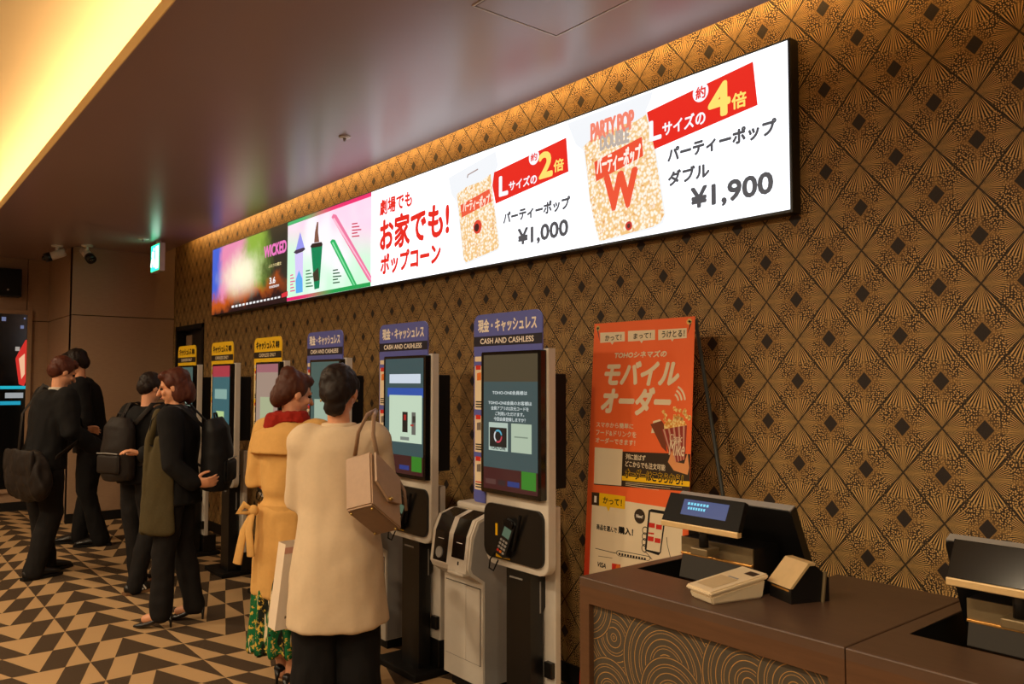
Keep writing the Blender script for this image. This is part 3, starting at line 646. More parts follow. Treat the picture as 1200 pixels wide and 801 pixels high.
# change machines beside the cash kiosks
plain('smoked_plastic', (16, 17, 19), .1, spec=.6)
def change_machine(yr, label):
    """yr = y of the near side"""
    w_ = .335; t_ = thing('change_machine', label, 'cash machine', (2.34, yr, 0), 'white change machines beside the kiosks')
    sd = Fr((0, 0, 0), (1, 0, 0), (0, 0, 1))   # normal points to -y
    body = [(.09, .06), (.48, .06), (.48, .90), (.13, .90), (.055, .875), (.02, .80), (.0, .645), (.015, .615), (.09, .565)]
    obj('body', prism(sd, body, -w_, 0, bev=0), MATS['white_plastic'], t_)
    obj('side_cover', prism(sd, [(.10, .065), (.475, .065), (.475, .89), (.14, .89), (.065, .865), (.033, .79), (.014, .65), (.028, .625), (.10, .575)], 0, .004), MATS['grey_plastic'], t_)
    obj('plinth', bx(.12, .45, .03, w_-.03, 0, .06), MATS['black_matte'], t_)
    def ff(a, c):                                 # frame on the slanted front between profile points a (low) and c (high)
        return Fr((a[0], w_/2, a[1]), (0, -1, 0), (c[0]-a[0], 0, c[1]-a[1]))
    lo = Fr((.09, w_/2, 0), (0, -1, 0), (0, 0, 1))
    obj('lower_door', prism(lo, [(-.148, .165), (.03, .165), (.03, .535), (-.148, .535)], .001, .006, bev=.001), MATS['white_plastic'], t_)
    obj('lower_door', prism(lo, [(.034, .165), (.148, .165), (.148, .535), (.034, .535)], .001, .006, bev=.001), MATS['white_plastic'], t_)
    obj('door_gap', poly(lo, [(-.152, .161), (.152, .161), (.152, .539), (-.152, .539)], .0008), MATS['joint_dark'], t_)
    f1 = ff((.0, .645), (.02, .80))
    def bay(name, y0, y1, out, z0):
        p_ = [(.0-out+(z0-.645)*.129, z0), (.02-out, .80), (.055-out*.8, .877), (.135, .902+out*.6), (.135, .88), (.075, .85), (.045, .79), (.03, z0)]
        g = B(); prism(Fr((0, y1, 0), (1, 0, 0), (0, 0, 1)), p_, 0, y1-y0, g); return obj(name, g, MATS['smoked_plastic'], t_)
    def hood(name, y0, y1, out, z0):
        p_ = [(.0-out+(z0-.645)*.129, z0), (.02-out, .80), (.055-out*.8, .877), (.135, .902+out*.6), (.135, .86), (.03, .70), (.03, z0)]
        g = B(); prism(Fr((0, y1, 0), (1, 0, 0), (0, 0, 1)), p_, 0, y1-y0, g); return obj(name, g, MATS['white_plastic'], t_)
    a = bay('note_bay', .19, .308, .003, .652); hood('coin_surround', .012, .165, .006, .625); b_ = bay('coin_bay', .035, .14, .009, .69)
    obj('cup', prism(f1, circ(-.085, .05, .028, 14), .003, .010), MATS['grey_plastic'], a)
    for q_, n_ in ((-.11, .0040), (.06, .010)): obj('caption_print', poly(f1, [(q_, .118), (q_+.05, .118), (q_+.05, .121), (q_, .121)], n_), MATS['print_white'], t_)
    obj('key_slot', poly(f1, rrect(.08, .092, .012, .03, .002), .0068), MATS['black_matte'], t_)
    obj('coin_tray', bx(-.022, .03, .015, .15, .612, .628, bev=.005), MATS['white_plastic'], t_)
    obj('lid', bx(.15, .46, .02, w_-.02, .90, .935, bev=.012), MATS['white_plastic'], t_)
    return t_
change_machine(3.212, 'white change machine standing left of the nearest kiosk')
change_machine(4.15, 'white change machine half hidden behind the white coat')

# ================================================================ the orange roll-up banner on its stand
BT, BB_ = Vector((2.747, 0, 1.842)), Vector((2.628, 0, .03))
up_ = (BT - BB_).normalized()
BFW = Fr(BB_, (0, -1, 0), up_)                       # s = -y, t along the banner
y0b, y1b = 2.146, 2.746
HB = (BT - BB_).length
t_ = thing('banner_stand', 'orange mobile order banner on a slim stand beside the counter', 'banner', (BB_.x, (y0b+y1b)/2, 0))
BL_ = BFW.sub(t_.location)
m, b = base('banner_orange', srgb(222, 84, 34), .55, 0, .3)
(x, y, z), v = coords(); n1 = noise_tex(v, 5, 3); f_ = ss(z, .55, 1.0)
Ex.nt.links.new(mixc(f_, srgb(226, 58, 38), mixc(n1, srgb(238, 100, 46), srgb(246, 112, 56))), b.inputs['Base Color']); bump(b, n1, .15, .01)
sh = obj('banner_sheet', prism(BL_, [(-y1b, 0), (-y0b, 0), (-y0b, HB), (-y1b, HB)], -.0015, 0), MATS['banner_orange'], t_)
def bq(pts, mat, name='print', n=.0008, parent=sh): return obj(name, ppx(BFW, pts, n, loc=BL_), mat, parent)
def bt(s, x0, y0, x1, y1, mat, **k): k.setdefault('n', .0016); return tpx(BFW, s, x0, y0, x1, y1, mat, sh, loc=BL_, **k)
for (x_, y_) in ((701, 384.5), (808, 376.5)):
    q = BFW.px(x_, y_); o = obj('grommet', ring_bm(BL_, q[0], q[1], .006, .013, 0, 2*math.pi, .001, 16), plain('brass', (190, 160, 90), .3, .9) if 'brass' not in MATS else MATS['brass'], t_)
    obj('grommet_hole', poly(BL_, circ(q[0], q[1], .006, 12), .001), MATS['print_black'], o)
d4 = lambda x, y: (685+x/4.857, 365+y/4.857); d5 = lambda x, y: (680+x/4.45, 500+y/4.45); d6 = lambda x, y: (680+x/7.282, 570+y/7.282)
cr, wh, bk = MATS['print_cream'], MATS['print_white'], MATS['print_black']
for pts, tail, s_, x0, y0, x1, y1 in ((((90, 120), (230, 114), (230, 168), (90, 178)), ((148, 174), (168, 172), (158, 188)), 'かって！', 118, 166, 212, 128),
                                      (((248, 110), (402, 103), (402, 160), (248, 170)), ((315, 165), (335, 163), (325, 180)), 'まって！', 280, 156, 380, 118),
                                      (((420, 103), (582, 93), (582, 150), (420, 162)), ((490, 155), (510, 154), (500, 170)), 'うけとる！', 440, 150, 572, 103)):
    bq([d4(*q) for q in pts], cr, 'speech_bubble'); bq([d4(*q) for q in tail], cr, 'bubble_tail'); bt(s_, *d4(x0, y0), *d4(x1, y1), bk, bold=.02)
bt('TOHOシネマズの', *d4(172, 266), *d4(470, 218), cr, bold=.045, shear=.15)
bt('モバイル', *d4(112, 420), *d4(545, 274), cr, bold=.05, shear=.25); bt('オーダー', *d4(92, 582), *d4(498, 430), cr, bold=.05, shear=.25)
c0 = BFW.px(*d4(500, 510))
for r in (.028, .046, .064): obj('signal_arc', ring_bm(BL_, c0[0], c0[1], r, r+.009, .1, 1.15, .001, 10), cr, sh)
bt('スマホから簡単に', *d4(68, 656), *d4(280, 637), cr, bold=.02); bt('フード&ドリンクを', *d4(66, 701), *d4(297, 684), cr, bold=.02); bt('オーダーできます！', *d4(64, 745), *d4(290, 730), cr, bold=.02)
# popcorn, striped cup and hand
m, b = base('banner_popcorn', (.8, .6, .3), .6)
(x, y, z), v = coords(); vn = Ex.nt.nodes.new('ShaderNodeTexVoronoi'); vn.inputs['Scale'].default_value = 90; Ex.nt.links.new(v, vn.inputs['Vector'])
Ex.nt.links.new(mixc(ss(Ex(vn.outputs['Distance']), .2, .8), srgb(250, 226, 150), srgb(226, 146, 44)), b.inputs['Base Color'])
bq([d4(*q) for q in ((445, 680), (455, 640), (470, 620), (520, 612), (570, 622), (584, 650), (560, 668), (500, 684))], MATS['banner_popcorn'], 'popcorn_print', .001)
for k in range(22):
    a, r = random.uniform(.2, 2.9), random.uniform(20, 120); px_, py_ = d4(515 + r*math.cos(a), 630 - r*math.sin(a)*.95)
    q = BFW.px(px_, py_); obj('popcorn_print', poly(BL_, [(q[0] + random.uniform(.6, 1.1)*.011*math.cos(j), q[1] + random.uniform(.6, 1.1)*.011*math.sin(j)) for j in (0, 1.1, 2.2, 3.1, 4.2, 5.2)], .0012), MATS['banner_popcorn'], sh)
bq([d4(376, 640), d4(440, 620), d4(452, 640), d4(470, 800), d4(440, 770), d4(405, 700)], ink('print_brown', (124, 62, 36)), 'drink_print', .0011)
bq([d4(380, 690), d4(455, 690), d4(450, 640), d4(430, 612), d4(392, 622)], cr, 'drink_lid_print', .0009)
cup = [(775.5, 503), (805, 498), (803, 538), (788, 543)]
bq(cup, ink('print_maroon', (150, 52, 40)), 'cup_print', .0013)
for k in range(5):
    f0, f1 = (k+.25)/5, (k+.6)/5; L = lambda a, c, f: (a[0]+(c[0]-a[0])*f, a[1]+(c[1]-a[1])*f)
    bq([L(cup[0], cup[1], f0), L(cup[0], cup[1], f1), L(cup[3], cup[2], f1), L(cup[3], cup[2], f0)], ink('print_pink', (204, 150, 128)), 'cup_stripe', .0015)
bt('Mike', 784, 533, 803, 517, cr, bold=.0, n=.0019, shear=.2); bt('Classic', 785, 517, 800, 509, cr, n=.0019, shear=.2)
hb = bq([(783, 541), (788, 527), (792, 541), (802, 543), (806, 530), (808, 548), (806, 556), (790, 551)], ink('print_skin', (226, 152, 96)), 'hand_print', .0017)
# dark strip with the blank code square
bq([d5(*q) for q in ((75, 122), (575, 142), (571, 336), (72, 300))], ink('print_dark', (58, 44, 30)), 'dark_strip', .0009)
bq([d5(*q) for q in ((77, 106), (222, 117), (215, 306), (72, 295))], cr, 'code_square', .0014)
bt('列に並ばず', *d5(238, 168), *d5(342, 148), cr, bold=.02); bt('どこからでも注文可能', *d5(236, 206), *d5(445, 196), cr, bold=.02)
bq([d5(*q) for q in ((218, 254), (572, 284), (571, 312), (218, 278))], MATS['print_yellow'], 'yellow_strip', .0011); bt('オーダーはこちらから！', *d5(230, 268), *d5(540, 246), MATS['print_yellow'], bold=.06, n=.0014, shear=.1); bt('オーダーはこちらから！', *d5(231, 267), *d5(539, 247), bk, bold=.03, n=.0019, shear=.1)
for k in range(3): bq([d5(*q) for q in ((236, 288+k*7), (530-k*60, 314+k*7), (530-k*60, 316+k*7), (236, 290+k*7))], cr, 'small_print', .0014)
# cream step panel
P0, P1 = BFW.px(*d6(105, 60)), BFW.px(*d6(740, 150))
obj('step_panel', poly(BL_, [(P0[0], .05), (-y0b-.03, .05), (-y0b-.03, P0[1]-.01), (P0[0], P0[1]-.01)], .0009), cr, sh)
bq([d6(*q) for q in ((100, 45), (165, 52), (162, 162), (98, 152))], MATS['print_dark'], 'number_tab', .0013); bt('1', *d6(120, 132), *d6(142, 80), wh, bold=.015)
bq([d6(*q) for q in ((165, 52), (386, 82), (382, 192), (162, 162))], MATS['print_yellow'], 'speech_bubble', .0013); bq([d6(*q) for q in ((222, 168), (258, 174), (242, 212))], MATS['print_yellow'], 'bubble_tail', .0012); bt('かって！', *d6(195, 140), *d6(358, 108), bk, bold=.03)
bt('商品を選んで', *d6(140, 362), *d6(316, 348), bk, bold=.03); bq([d6(*q) for q in ((326, 394), (444, 402), (444, 414), (326, 408))], MATS['print_yellow'], 'underline'); bt('購入！', *d6(326, 398), *d6(455, 358), bk, bold=.05)
q = BFW.px(*d6(508, 252)); obj('round_badge', poly(BL_, circ(q[0], q[1], .032), .0013), MATS['print_dark'], sh); bt('New!', *d6(480, 262), *d6(536, 242), wh, bold=.03)
bq([d6(*q) for q in ((585, 200), (610, 190), (735, 210), (735, 225), (690, 560), (670, 585), (560, 548), (552, 530))], bk, 'phone_print', .0012); bq([d6(*q) for q in ((600, 215), (720, 235), (680, 560), (568, 535))], cr, 'phone_screen_print', .0015)
for a in ((590, 305), (650, 320), (580, 420), (638, 435)): bq([d6(a[0], a[1]), d6(a[0]+50, a[1]+8), d6(a[0]+47, a[1]+48), d6(a[0]-2, a[1]+40)], MATS['print_red'], 'tile_print', .0018)
bq([d6(584, 388), d6(632, 394), d6(631, 408), d6(584, 402)], MATS['print_red'], 'tile_print', .0018)
for k in range(4): 
    q = BFW.px(*d6(556-k*2, 375+k*50)); obj('finger_outline', ring_bm(BL_, q[0], q[1], .014, .018, .9, 5.4, .001, 12), bk, sh)
def bline(pts, w=.003): 
    for a, c in zip(pts, pts[1:]):
        A, C_ = Vector(BFW.px(*d6(*a))), Vector(BFW.px(*d6(*c))); nn_ = (C_-A).orthogonal().normalized()*w/2 if (C_-A).length else Vector((0, w/2))
        obj('line_print', poly(BL_, [tuple(A+nn_), tuple(C_+nn_), tuple(C_-nn_), tuple(A-nn_)], .0011), bk, sh)
bline(((130, 525), (308, 568))); bline(((555, 550), (615, 620))); bline(((738, 430), (745, 500), (770, 600)))
bq([d6(*q) for q in ((312, 548), (330, 542), (590, 592), (604, 612), (585, 632), (325, 590), (308, 572))], bk, 'pill_outline', .001); bq([d6(*q) for q in ((318, 552), (330, 547), (588, 597), (598, 612), (584, 627), (328, 586), (313, 571))], cr, 'pill', .0014)
for k in range(10): bq([d6(330+k*24, 562+k*4.7), d6(346+k*24, 565+k*4.7), d6(345+k*24, 585+k*4.7), d6(329+k*24, 582+k*4.7)], bk, 'small_print', .0017)
bq([d6(155, 588), d6(275, 606), d6(275, 611), d6(155, 593)], ink('print_grey', (120, 104, 84)), 'small_print', .0013)
bt('VISA', *d6(148, 680), *d6(222, 655), bk, bold=.04, shear=.2); bq([d6(272, 652), d6(345, 664), d6(343, 716), d6(271, 704)], MATS['print_red'], 'card_mark', .0013)
q = BFW.px(*d6(325, 690)); obj('card_mark_disc', poly(BL_, circ(q[0], q[1], .014), .0017), MATS['print_orange'], sh)
# stand behind the sheet
g = B(); lc = t_.location
def bp(s, t, n): return BL_.P(s, t, n)
tube(g, [bp(-y1b+.02, HB-.02, -.004), bp(-(y0b+y1b)/2, HB*.5, -.03), bp(-y0b-.02, .03, -.004)], [.006]*3, k=8); obj('cross_rod', g, MATS['black_plastic'], t_)
g = B(); tube(g, [bp(-y0b-.02, HB-.02, -.004), bp(-(y0b+y1b)/2, HB*.5, -.035), bp(-y1b+.02, .03, -.004)], [.006]*3, k=8); obj('cross_rod', g, MATS['black_plastic'], t_)
g = B(); tube(g, [bp(-(y0b+y1b)/2, HB*.5, -.035), (.26, 0, .008)], [.006]*2, k=8); obj('rear_leg', g, MATS['black_plastic'], t_)
g = B(); tube(g, [bp(-y1b+.02, .03, -.004), (.0, .28, .006)], [.006]*2, k=8); obj('front_foot', g, MATS['black_plastic'], t_)
g = B(); tube(g, [bp(-y0b-.02, .03, -.004), (.0, -.28, .006)], [.006]*2, k=8); obj('front_foot', g, MATS['black_plastic'], t_)
# thin dark pole leaning beside the banner
A_, B2 = on_plane(815, 374, (2.80, 0, 0), (1, 0, 0)), on_plane(830, 470, (2.80, 0, 0), (1, 0, 0))
B3 = A_ + (B2-A_)*(A_.z/(A_.z-B2.z))
t_ = thing('leaning_pole', 'thin dark pole leaning against the wall right of the banner', 'pole', (B3.x, B3.y, 0))
g = B(); tube(g, [A_ - t_.location, (A_+(B3-A_)*.97) - t_.location], [.008, .009], k=8); obj('shaft', g, plain('pole_grey', (46, 48, 46), .6), t_, True)
g = B(); tube(g, [(A_+(B3-A_)*.965) - t_.location, B3 - t_.location], [.012, .013], k=10); obj('rubber_tip', g, MATS['black_matte'], t_, True)

# ================================================================ service counters
m, b = base('dark_wood', srgb(92, 62, 42), .42, 0, .4)
(x, y, z), v = coords(); g_ = noise_tex(vscale(v, (6, 3, 40)), 1.6, 4, .6); g2_ = noise_tex(v, 180, 2)
Ex.nt.links.new(mixc(g_, srgb(78, 52, 34), srgb(104, 72, 48)), b.inputs['Base Color']); bump(b, g2_, .06, .001)
m, b = base('counter_top', srgb(86, 66, 56), .38, 0, .45)
(x, y, z), v = coords(); g_ = noise_tex(vscale(v, (40, 4, 4)), 1.4, 4, .6)
Ex.nt.links.new(mixc(g_, srgb(74, 54, 42), srgb(96, 72, 56)), b.inputs['Base Color'])
CXF, CXB, CH, SEAM, LEFT = 1.948, 2.66, .90, 1.067, 2.025
# front panel: overlapping ring clusters in thin gold lines (flat print on the panel)
m, b = base('ring_panel', srgb(70, 60, 48), .5, .2, .4)
(x, y, z), v = coords()
SFc = wall_frame(CXF+.022)
d7 = lambda x, y: (lambda q: (-q[0], q[1]))(SFc.px(660+x/3.529, 690+y/3.529))
rings = [((180, -30), .16, 7), ((300, -60), .20, 8), ((700, 60), .16, 7), ((960, 170), .15, 7), ((560, 480), .20, 8), ((210, 200), .13, 7), ((100, 60), .12, 6), ((60, 330), .12, 6), ((190, 420), .11, 6), ((620, 330), .26, 10), ((430, 330), .185, 7), ((1010, 480), .15, 7), ((980, 130), .10, 5), ((770, 400), .165, 6), ((450, 460), .13, 6), ((960, 420), .12, 6)]
val = None; cov = None
for k, ((rx, ry), R_, nr) in enumerate(rings):
    cy0, cz0 = d7(rx, ry); dy_, dz_ = y - (cy0 - (SEAM+LEFT)/2), z - cz0
    r_ = Ex.op('SQRT', dy_*dy_ + dz_*dz_); inside = r_ < R_
    ph = fr((R_ - r_)/.046); ln = ab(ph - .12) < .028; ln2 = ab(ph - .55) < .022
    lv = mx(mx(ln, ln2), ab(ph - .74) < .018)
    val = lv*inside if val is None else val*(1-inside) + lv*inside
Ex.nt.links.new(mixc(val, srgb(82, 74, 62), srgb(176, 132, 74)), b.inputs['Base Color']); bump(b, val, .4, .002)
def counter(y0, y1, label):
    """y0 near end, y1 far (left) end"""
    ym = (y0+y1)/2; t_ = thing('service_counter', label, 'counter', (0, ym, 0), 'service counters'); L0, L1 = y0-ym, y1-ym
    ry0, ry1, rx0 = L1-.545, L1-.045, 2.18
    g = B()                                          # top slab with the notch at the back
    pts = [(CXF, L0), (CXB, L0), (CXB, ry0), (rx0, ry0), (rx0, ry1), (CXB, ry1), (CXB, L1), (CXF, L1)]
    prism(Fr((0, 0, 0), (1, 0, 0), (0, 1, 0)), pts, CH-.03, CH, g, bev=.004); obj('countertop', g, MATS['counter_top'], t_)
    g = B(); box(g, CXF, CXB, L0, L0+.045, 0, CH-.03); box(g, CXF, CXB, L1-.045, L1, 0, CH-.03); box(g, CXF, CXB-.1, L0+.045, L1-.045, CH-.085, CH-.03) if False else None
    box(g, CXF, CXF+.03, L0+.045, L1-.045, CH-.085, CH-.03); box(g, CXF, CXF+.03, L0+.045, L1-.045, 0, .08)
    obj('carcass', g, MATS['dark_wood'], t_)
    obj('front_panel', bx(CXF+.022, CXF+.034, L0+.045, L1-.045, .08, CH-.085), MATS['ring_panel'], t_)
    obj('recess_shelf', bx(rx0-.03, CXB, ry0-.03, ry1+.0, CH-.115, CH-.10), MATS['black_matte'], t_)
    g = B(); box(g, rx0-.03, rx0-.018, ry0-.03, ry1, CH-.10, CH-.03); box(g, rx0-.018, CXB, ry0-.03, ry0-.018, CH-.10, CH-.03); box(g, rx0-.018, CXB, ry1-.004, ry1, CH-.10, CH-.002); obj('recess_wall', g, MATS['black_matte'], t_)
    obj('back_panel', bx(CXB-.02, CXB, L0+.045, L1-.045, .0, CH-.115), MATS['dark_wood'], t_)
    return t_
counter(SEAM+.002, LEFT, 'dark wood service counter with gold ring front panel, next to the banner')
counter(SEAM-.958, SEAM-.002, 'dark wood service counter at the right edge of the picture')

# ================================================================ point-of-sale terminals in the counter recesses
m, b = base('mirror_metal', srgb(150, 140, 126), .08, 1.0)
plain('khaki_metal', (126, 108, 78), .4, .4); plain('pale_gold', (220, 188, 136), .35, .2)
plain('gold_edge', (220, 160, 84), .25, .7)
def pos(loc, label, lit):
    """built in metres around the middle of the terminal, origin on the recess shelf"""
    t_ = thing('sales_terminal', label, 'terminal', loc, 'sales terminals on the counters')
    # customer display: leaning slab with gold lower edge
    W_ = .158; zb = 1.085-.80; xb = 2.2-2.35
    df = Fr((xb, 0, zb), (0, -1, 0), (.045, 0, .09))
    cd = obj('customer_display', prism(df, [(-W_, 0), (W_, 0), (W_-.004, .102), (-W_+.004, .102)], -.022, 0, bev=.002), MATS['black_matte' if lit else 'black_gloss'], t_)
    obj('gold_lip', bx(xb-.004, xb+.02, -W_, W_, zb-.02, zb, bev=.003), MATS['pale_gold'], cd)
    if lit:
        lc_ = obj('lcd', poly(df, [(-.085, .03), (.10, .03), (.10, .085), (-.085, .085)], .0008), glow('lcd_blue', (40, 80, 150), .55), cd)
        for r, (a, w_) in enumerate(((-.065, .09), (-.06, .075))):
            for k in range(7): obj('lcd_segment', poly(df, [(a+k*w_/7, .066-r*.016), (a+(k+.7)*w_/7, .066-r*.016), (a+(k+.7)*w_/7, .075-r*.016), (a+k*w_/7, .075-r*.016)], .0016), glow('lcd_text', (120, 220, 250), .9), cd)
    g = B(); cyl(g, (xb+.03, 0, zb-.075), (xb+.03, 0, zb+.02), .016, k=12); obj('pole', g, MATS['black_plastic'], t_, True)
    obj('pole_foot', bx(xb+.0, xb+.07, -.035, .035, zb-.10, zb-.075, bev=.004), MATS['khaki_metal'], t_)
    # base unit with mirror front
    obj('base_unit', bx(-.05, .10, -.147, .147, 0, .218, bev=.003), MATS['black_plastic'], t_)
    obj('mirror_front', prism(Fr((-.092, 0, .002), (0, -1, 0), (.04, 0, .156)), [(-.145, 0), (.145, 0), (.145, .161), (-.145, .161)], -.004, 0), MATS['mirror_metal'], t_)
    obj('upper_front', bx(-.056, -.05, -.147, .147, .166, .218), MATS['khaki_metal'], t_)
    obj('front_ridge', bx(-.062, -.05, -.147, .147, .158, .166, bev=.002), MATS['gold_edge'], t_)
    # operator screen leaning the other way
    of = Fr((.155, 0, .08), (0, -1, 0), (-.13, 0, .27))
    os_ = obj('operator_screen', prism(of, rrect(-.235, .235, 0, .29, .012), -.035, 0, bev=.003), MATS['black_plastic'], t_)
    obj('screen_edge', prism(of, [(-.232, .288), (.232, .288), (.232, .293), (-.232, .293)], -.034, -.004), MATS['grey_plastic'], os_)
    obj('screen_stand', bx(.08, .20, -.10, .10, 0, .10, bev=.006), MATS['black_matte'], t_)
    return t_
pos((2.35, 1.716, .80), 'black sales terminal with blue lit customer display on the counter', True)
pos((2.325, .757, .785), 'black sales terminal with unlit customer display at the right edge', False)
# white card pad
def oriented(fl, frr, br):
    fl, frr, br = Vector(fl), Vector(frr), Vector(br); X = (frr-fl); Y = (br-frr); return fl, X, Y
fl, X_, Y_ = Vector((2.022, 1.58, CH)), Vector((-.028, -.108, 0)), Vector((.208, .024, 0))
t_ = thing('payment_pad', 'cream white wedge-shaped payment pad lying on the counter', 'card reader', fl + X_/2 + Y_/2)
xw, yl = X_.length, Y_.length; xd, yd = X_.normalized(), Y_.normalized(); yd = (yd - xd*yd.dot(xd)).normalized()
def pp(a, c, h): return xd*a*xw/2 + yd*c*yl/2 + Vector((0, 0, h))
def wedge(g, e, z0f, z0b, z1f, z1b, ein=0):
    lo = [g.verts.new(pp(a*(e-ein), c*(e-ein), z0b if c > 0 else z0f)) for a, c in ((-1, -1), (1, -1), (1, 1), (-1, 1))]
    hi = [g.verts.new(pp(a*e, c*e, z1b if c > 0 else z1f)) for a, c in ((-1, -1), (1, -1), (1, 1), (-1, 1))]
    g.faces.new(lo[::-1]); g.faces.new(hi)
    for i in range(4): g.faces.new((lo[i], lo[(i+1) % 4], hi[(i+1) % 4], hi[i]))
    bmesh.ops.recalc_face_normals(g, faces=list(g.faces)); bmesh.ops.bevel(g, geom=list(g.edges), offset=.005, segments=2, affect='EDGES'); return g
plain('ivory_plastic', (226, 206, 172), .45, var=.04)
obj('base', wedge(B(), 1.0, 0, 0, .024, .056, .08), MATS['ivory_plastic'], t_); obj('top_shell', wedge(B(), 1.08, .026, .058, .040, .074), MATS['ivory_plastic'], t_)
def ptop(a, c, lift=.0008): return pp(a*1.08, c*1.08, .040 + (.074-.040)*(c+1)/2 + lift)
def pad_q(a0, c0, a1, c1, mat, name, lift=.0008): g = B(); g.faces.new([g.verts.new(ptop(a, c, lift)) for a, c in ((a0, c0), (a1, c0), (a1, c1), (a0, c1))]); obj(name, g, mat, t_)
pad_q(-.7, -.75, .62, .1, plain('sand_plastic', (196, 172, 132), .5), 'touch_window'); pad_q(-.25, .12, .5, .2, MATS['grey_plastic'], 'marking'); pad_q(.05, .55, .75, .8, MATS['print_dark'], 'display_window')
# card reader block
fl, X_, Y_ = Vector((2.228, 1.45, CH)), Vector((-.04, -.10, 0)), Vector((.135, -.015, 0))
t_ = thing('card_reader', 'black card reader with cream slanted top on the counter', 'card reader', fl + X_/2 + Y_/2)
xw, yl = X_.length, Y_.length; xd, yd = X_.normalized(), Y_.normalized(); yd = (yd - xd*yd.dot(xd)).normalized()
crf = Fr((0, 0, 0), yd, (0, 0, 1)); hw_ = xw/2
obj('body', prism(crf, [(-yl/2, 0), (yl/2, 0), (yl/2, .07), (yl*.12, .112), (-yl*.02, .112), (-yl/2, .05)], -hw_, hw_), MATS['black_plastic'], t_)
obj('cream_cover', prism(crf, [(-yl/2-.006, .046), (-yl/2+.004, .046), (-yl*.02, .110), (yl*.12, .110), (yl*.14, .118), (-yl*.05, .118)], -hw_-.003, hw_+.003), MATS['pale_gold'], t_)
g = B(); g.faces.new([g.verts.new(pp(a, -1.003, h)) for a, h in ((-.8, .034), (.8, .034), (.8, .040), (-.8, .040))]); obj('card_slot', g, MATS['gold_edge'], t_)
obj('side_rail', tube(B(), [pp(1.08, .6, .0), pp(1.08, .75, .09)], [.006, .006], k=8), MATS['khaki_metal'], t_)
obj('cable', tube(B(), [pp(-1.0, -.2, .01), pp(-1.3, -.5, .006), pp(-1.7, -.3, .006), pp(-1.9, .4, .006)], [.003]*4, k=6), MATS['black_matte'], t_, True)

# ================================================================ people
def at(px, py, fw):
    d = ray(px, py); f_ = sy*d.x + cy_*d.y; return CAM + d*(fw/f_)
def remesh(bm, voxel, smooth=4, disp=0, dscale=.12, post=None):
    me = mesh_of(bm, 'tmp'); o = bpy.data.objects.new('tmp', me); COL.objects.link(o)
    r = o.modifiers.new('r', 'REMESH'); r.mode = 'VOXEL'; r.voxel_size = voxel
    m_ = o.modifiers.new('s', 'SMOOTH'); m_.factor = .5; m_.iterations = smooth
    dg = bpy.context.evaluated_depsgraph_get(); out = bpy.data.meshes.new_from_object(o.evaluated_get(dg))
    bpy.data.objects.remove(o); bpy.data.meshes.remove(me)
    if disp or post:
        vs = out.vertices; ns = [n.vector.copy() for n in out.vertex_normals]
        for v, n in zip(vs, ns):
            c = v.co.copy(); d_ = 0
            if disp:
                d_ += disp*noise.noise(Vector((c.x/dscale, c.y/dscale, c.z/(dscale*2.2)))) + disp*.5*noise.noise(Vector((c.x/dscale*2.3+5, c.y/dscale*2.3, c.z/dscale*1.6)))
            if post: d_ += post(c)
            v.co = c + n*d_
    return out
_skin = plain('skin', (214, 150, 112), .5, var=.06, vs=20)
def fabric(name, rgb, rough=.85, var=.15, vs=90): return MATS.get(name) or plain(name, rgb, rough, 0, .2, var, vs, .15)
def hand(bm, wr, d, pn, curl=.5, s=1, k=1.0):
    d = Vector(d).normalized(); pn = Vector(pn); pn = (pn - d*pn.dot(d)).normalized(); lat = d.cross(pn)*s; wr = Vector(wr)
    tube(bm, [wr-d*.02*k, wr+d*.03*k, wr+d*.06*k, wr+d*.092*k], [(.026*k, .021*k), (.034*k, .016*k), (.041*k, .015*k), (.038*k, .013*k)], k=10, hint=pn, dome=True)
    for j, (o_, L) in enumerate(((-.030, .070), (-.010, .079), (.011, .073), (.030, .057))):
        p = wr + d*.085*k + lat*o_*k; pts = [p - d*.02*k, p]; a = curl*.5
        for q in (.45, .32, .25):
            p = p + (d*math.cos(a) + pn*math.sin(a) + lat*o_*2.2)*L*q*k; pts.append(p); a += curl*.75
        tube(bm, pts, [.0095*k, .0095*k, .0092*k, .0085*k, .0072*k], k=8, dome=True)
    p = wr + d*.022*k - lat*.026*k; q1 = p + (d*.62 - lat*.68 + pn*.35).normalized()*.042*k; q2 = q1 + (d*.85 - lat*.25 + pn*.35).normalized()*.032*k; q3 = q2 + (d*.95 + pn*.25).normalized()*.024*k
    tube(bm, [p, q1, q2, q3], [.014*k, .0125*k, .0105*k, .0085*k], k=8, dome=True)
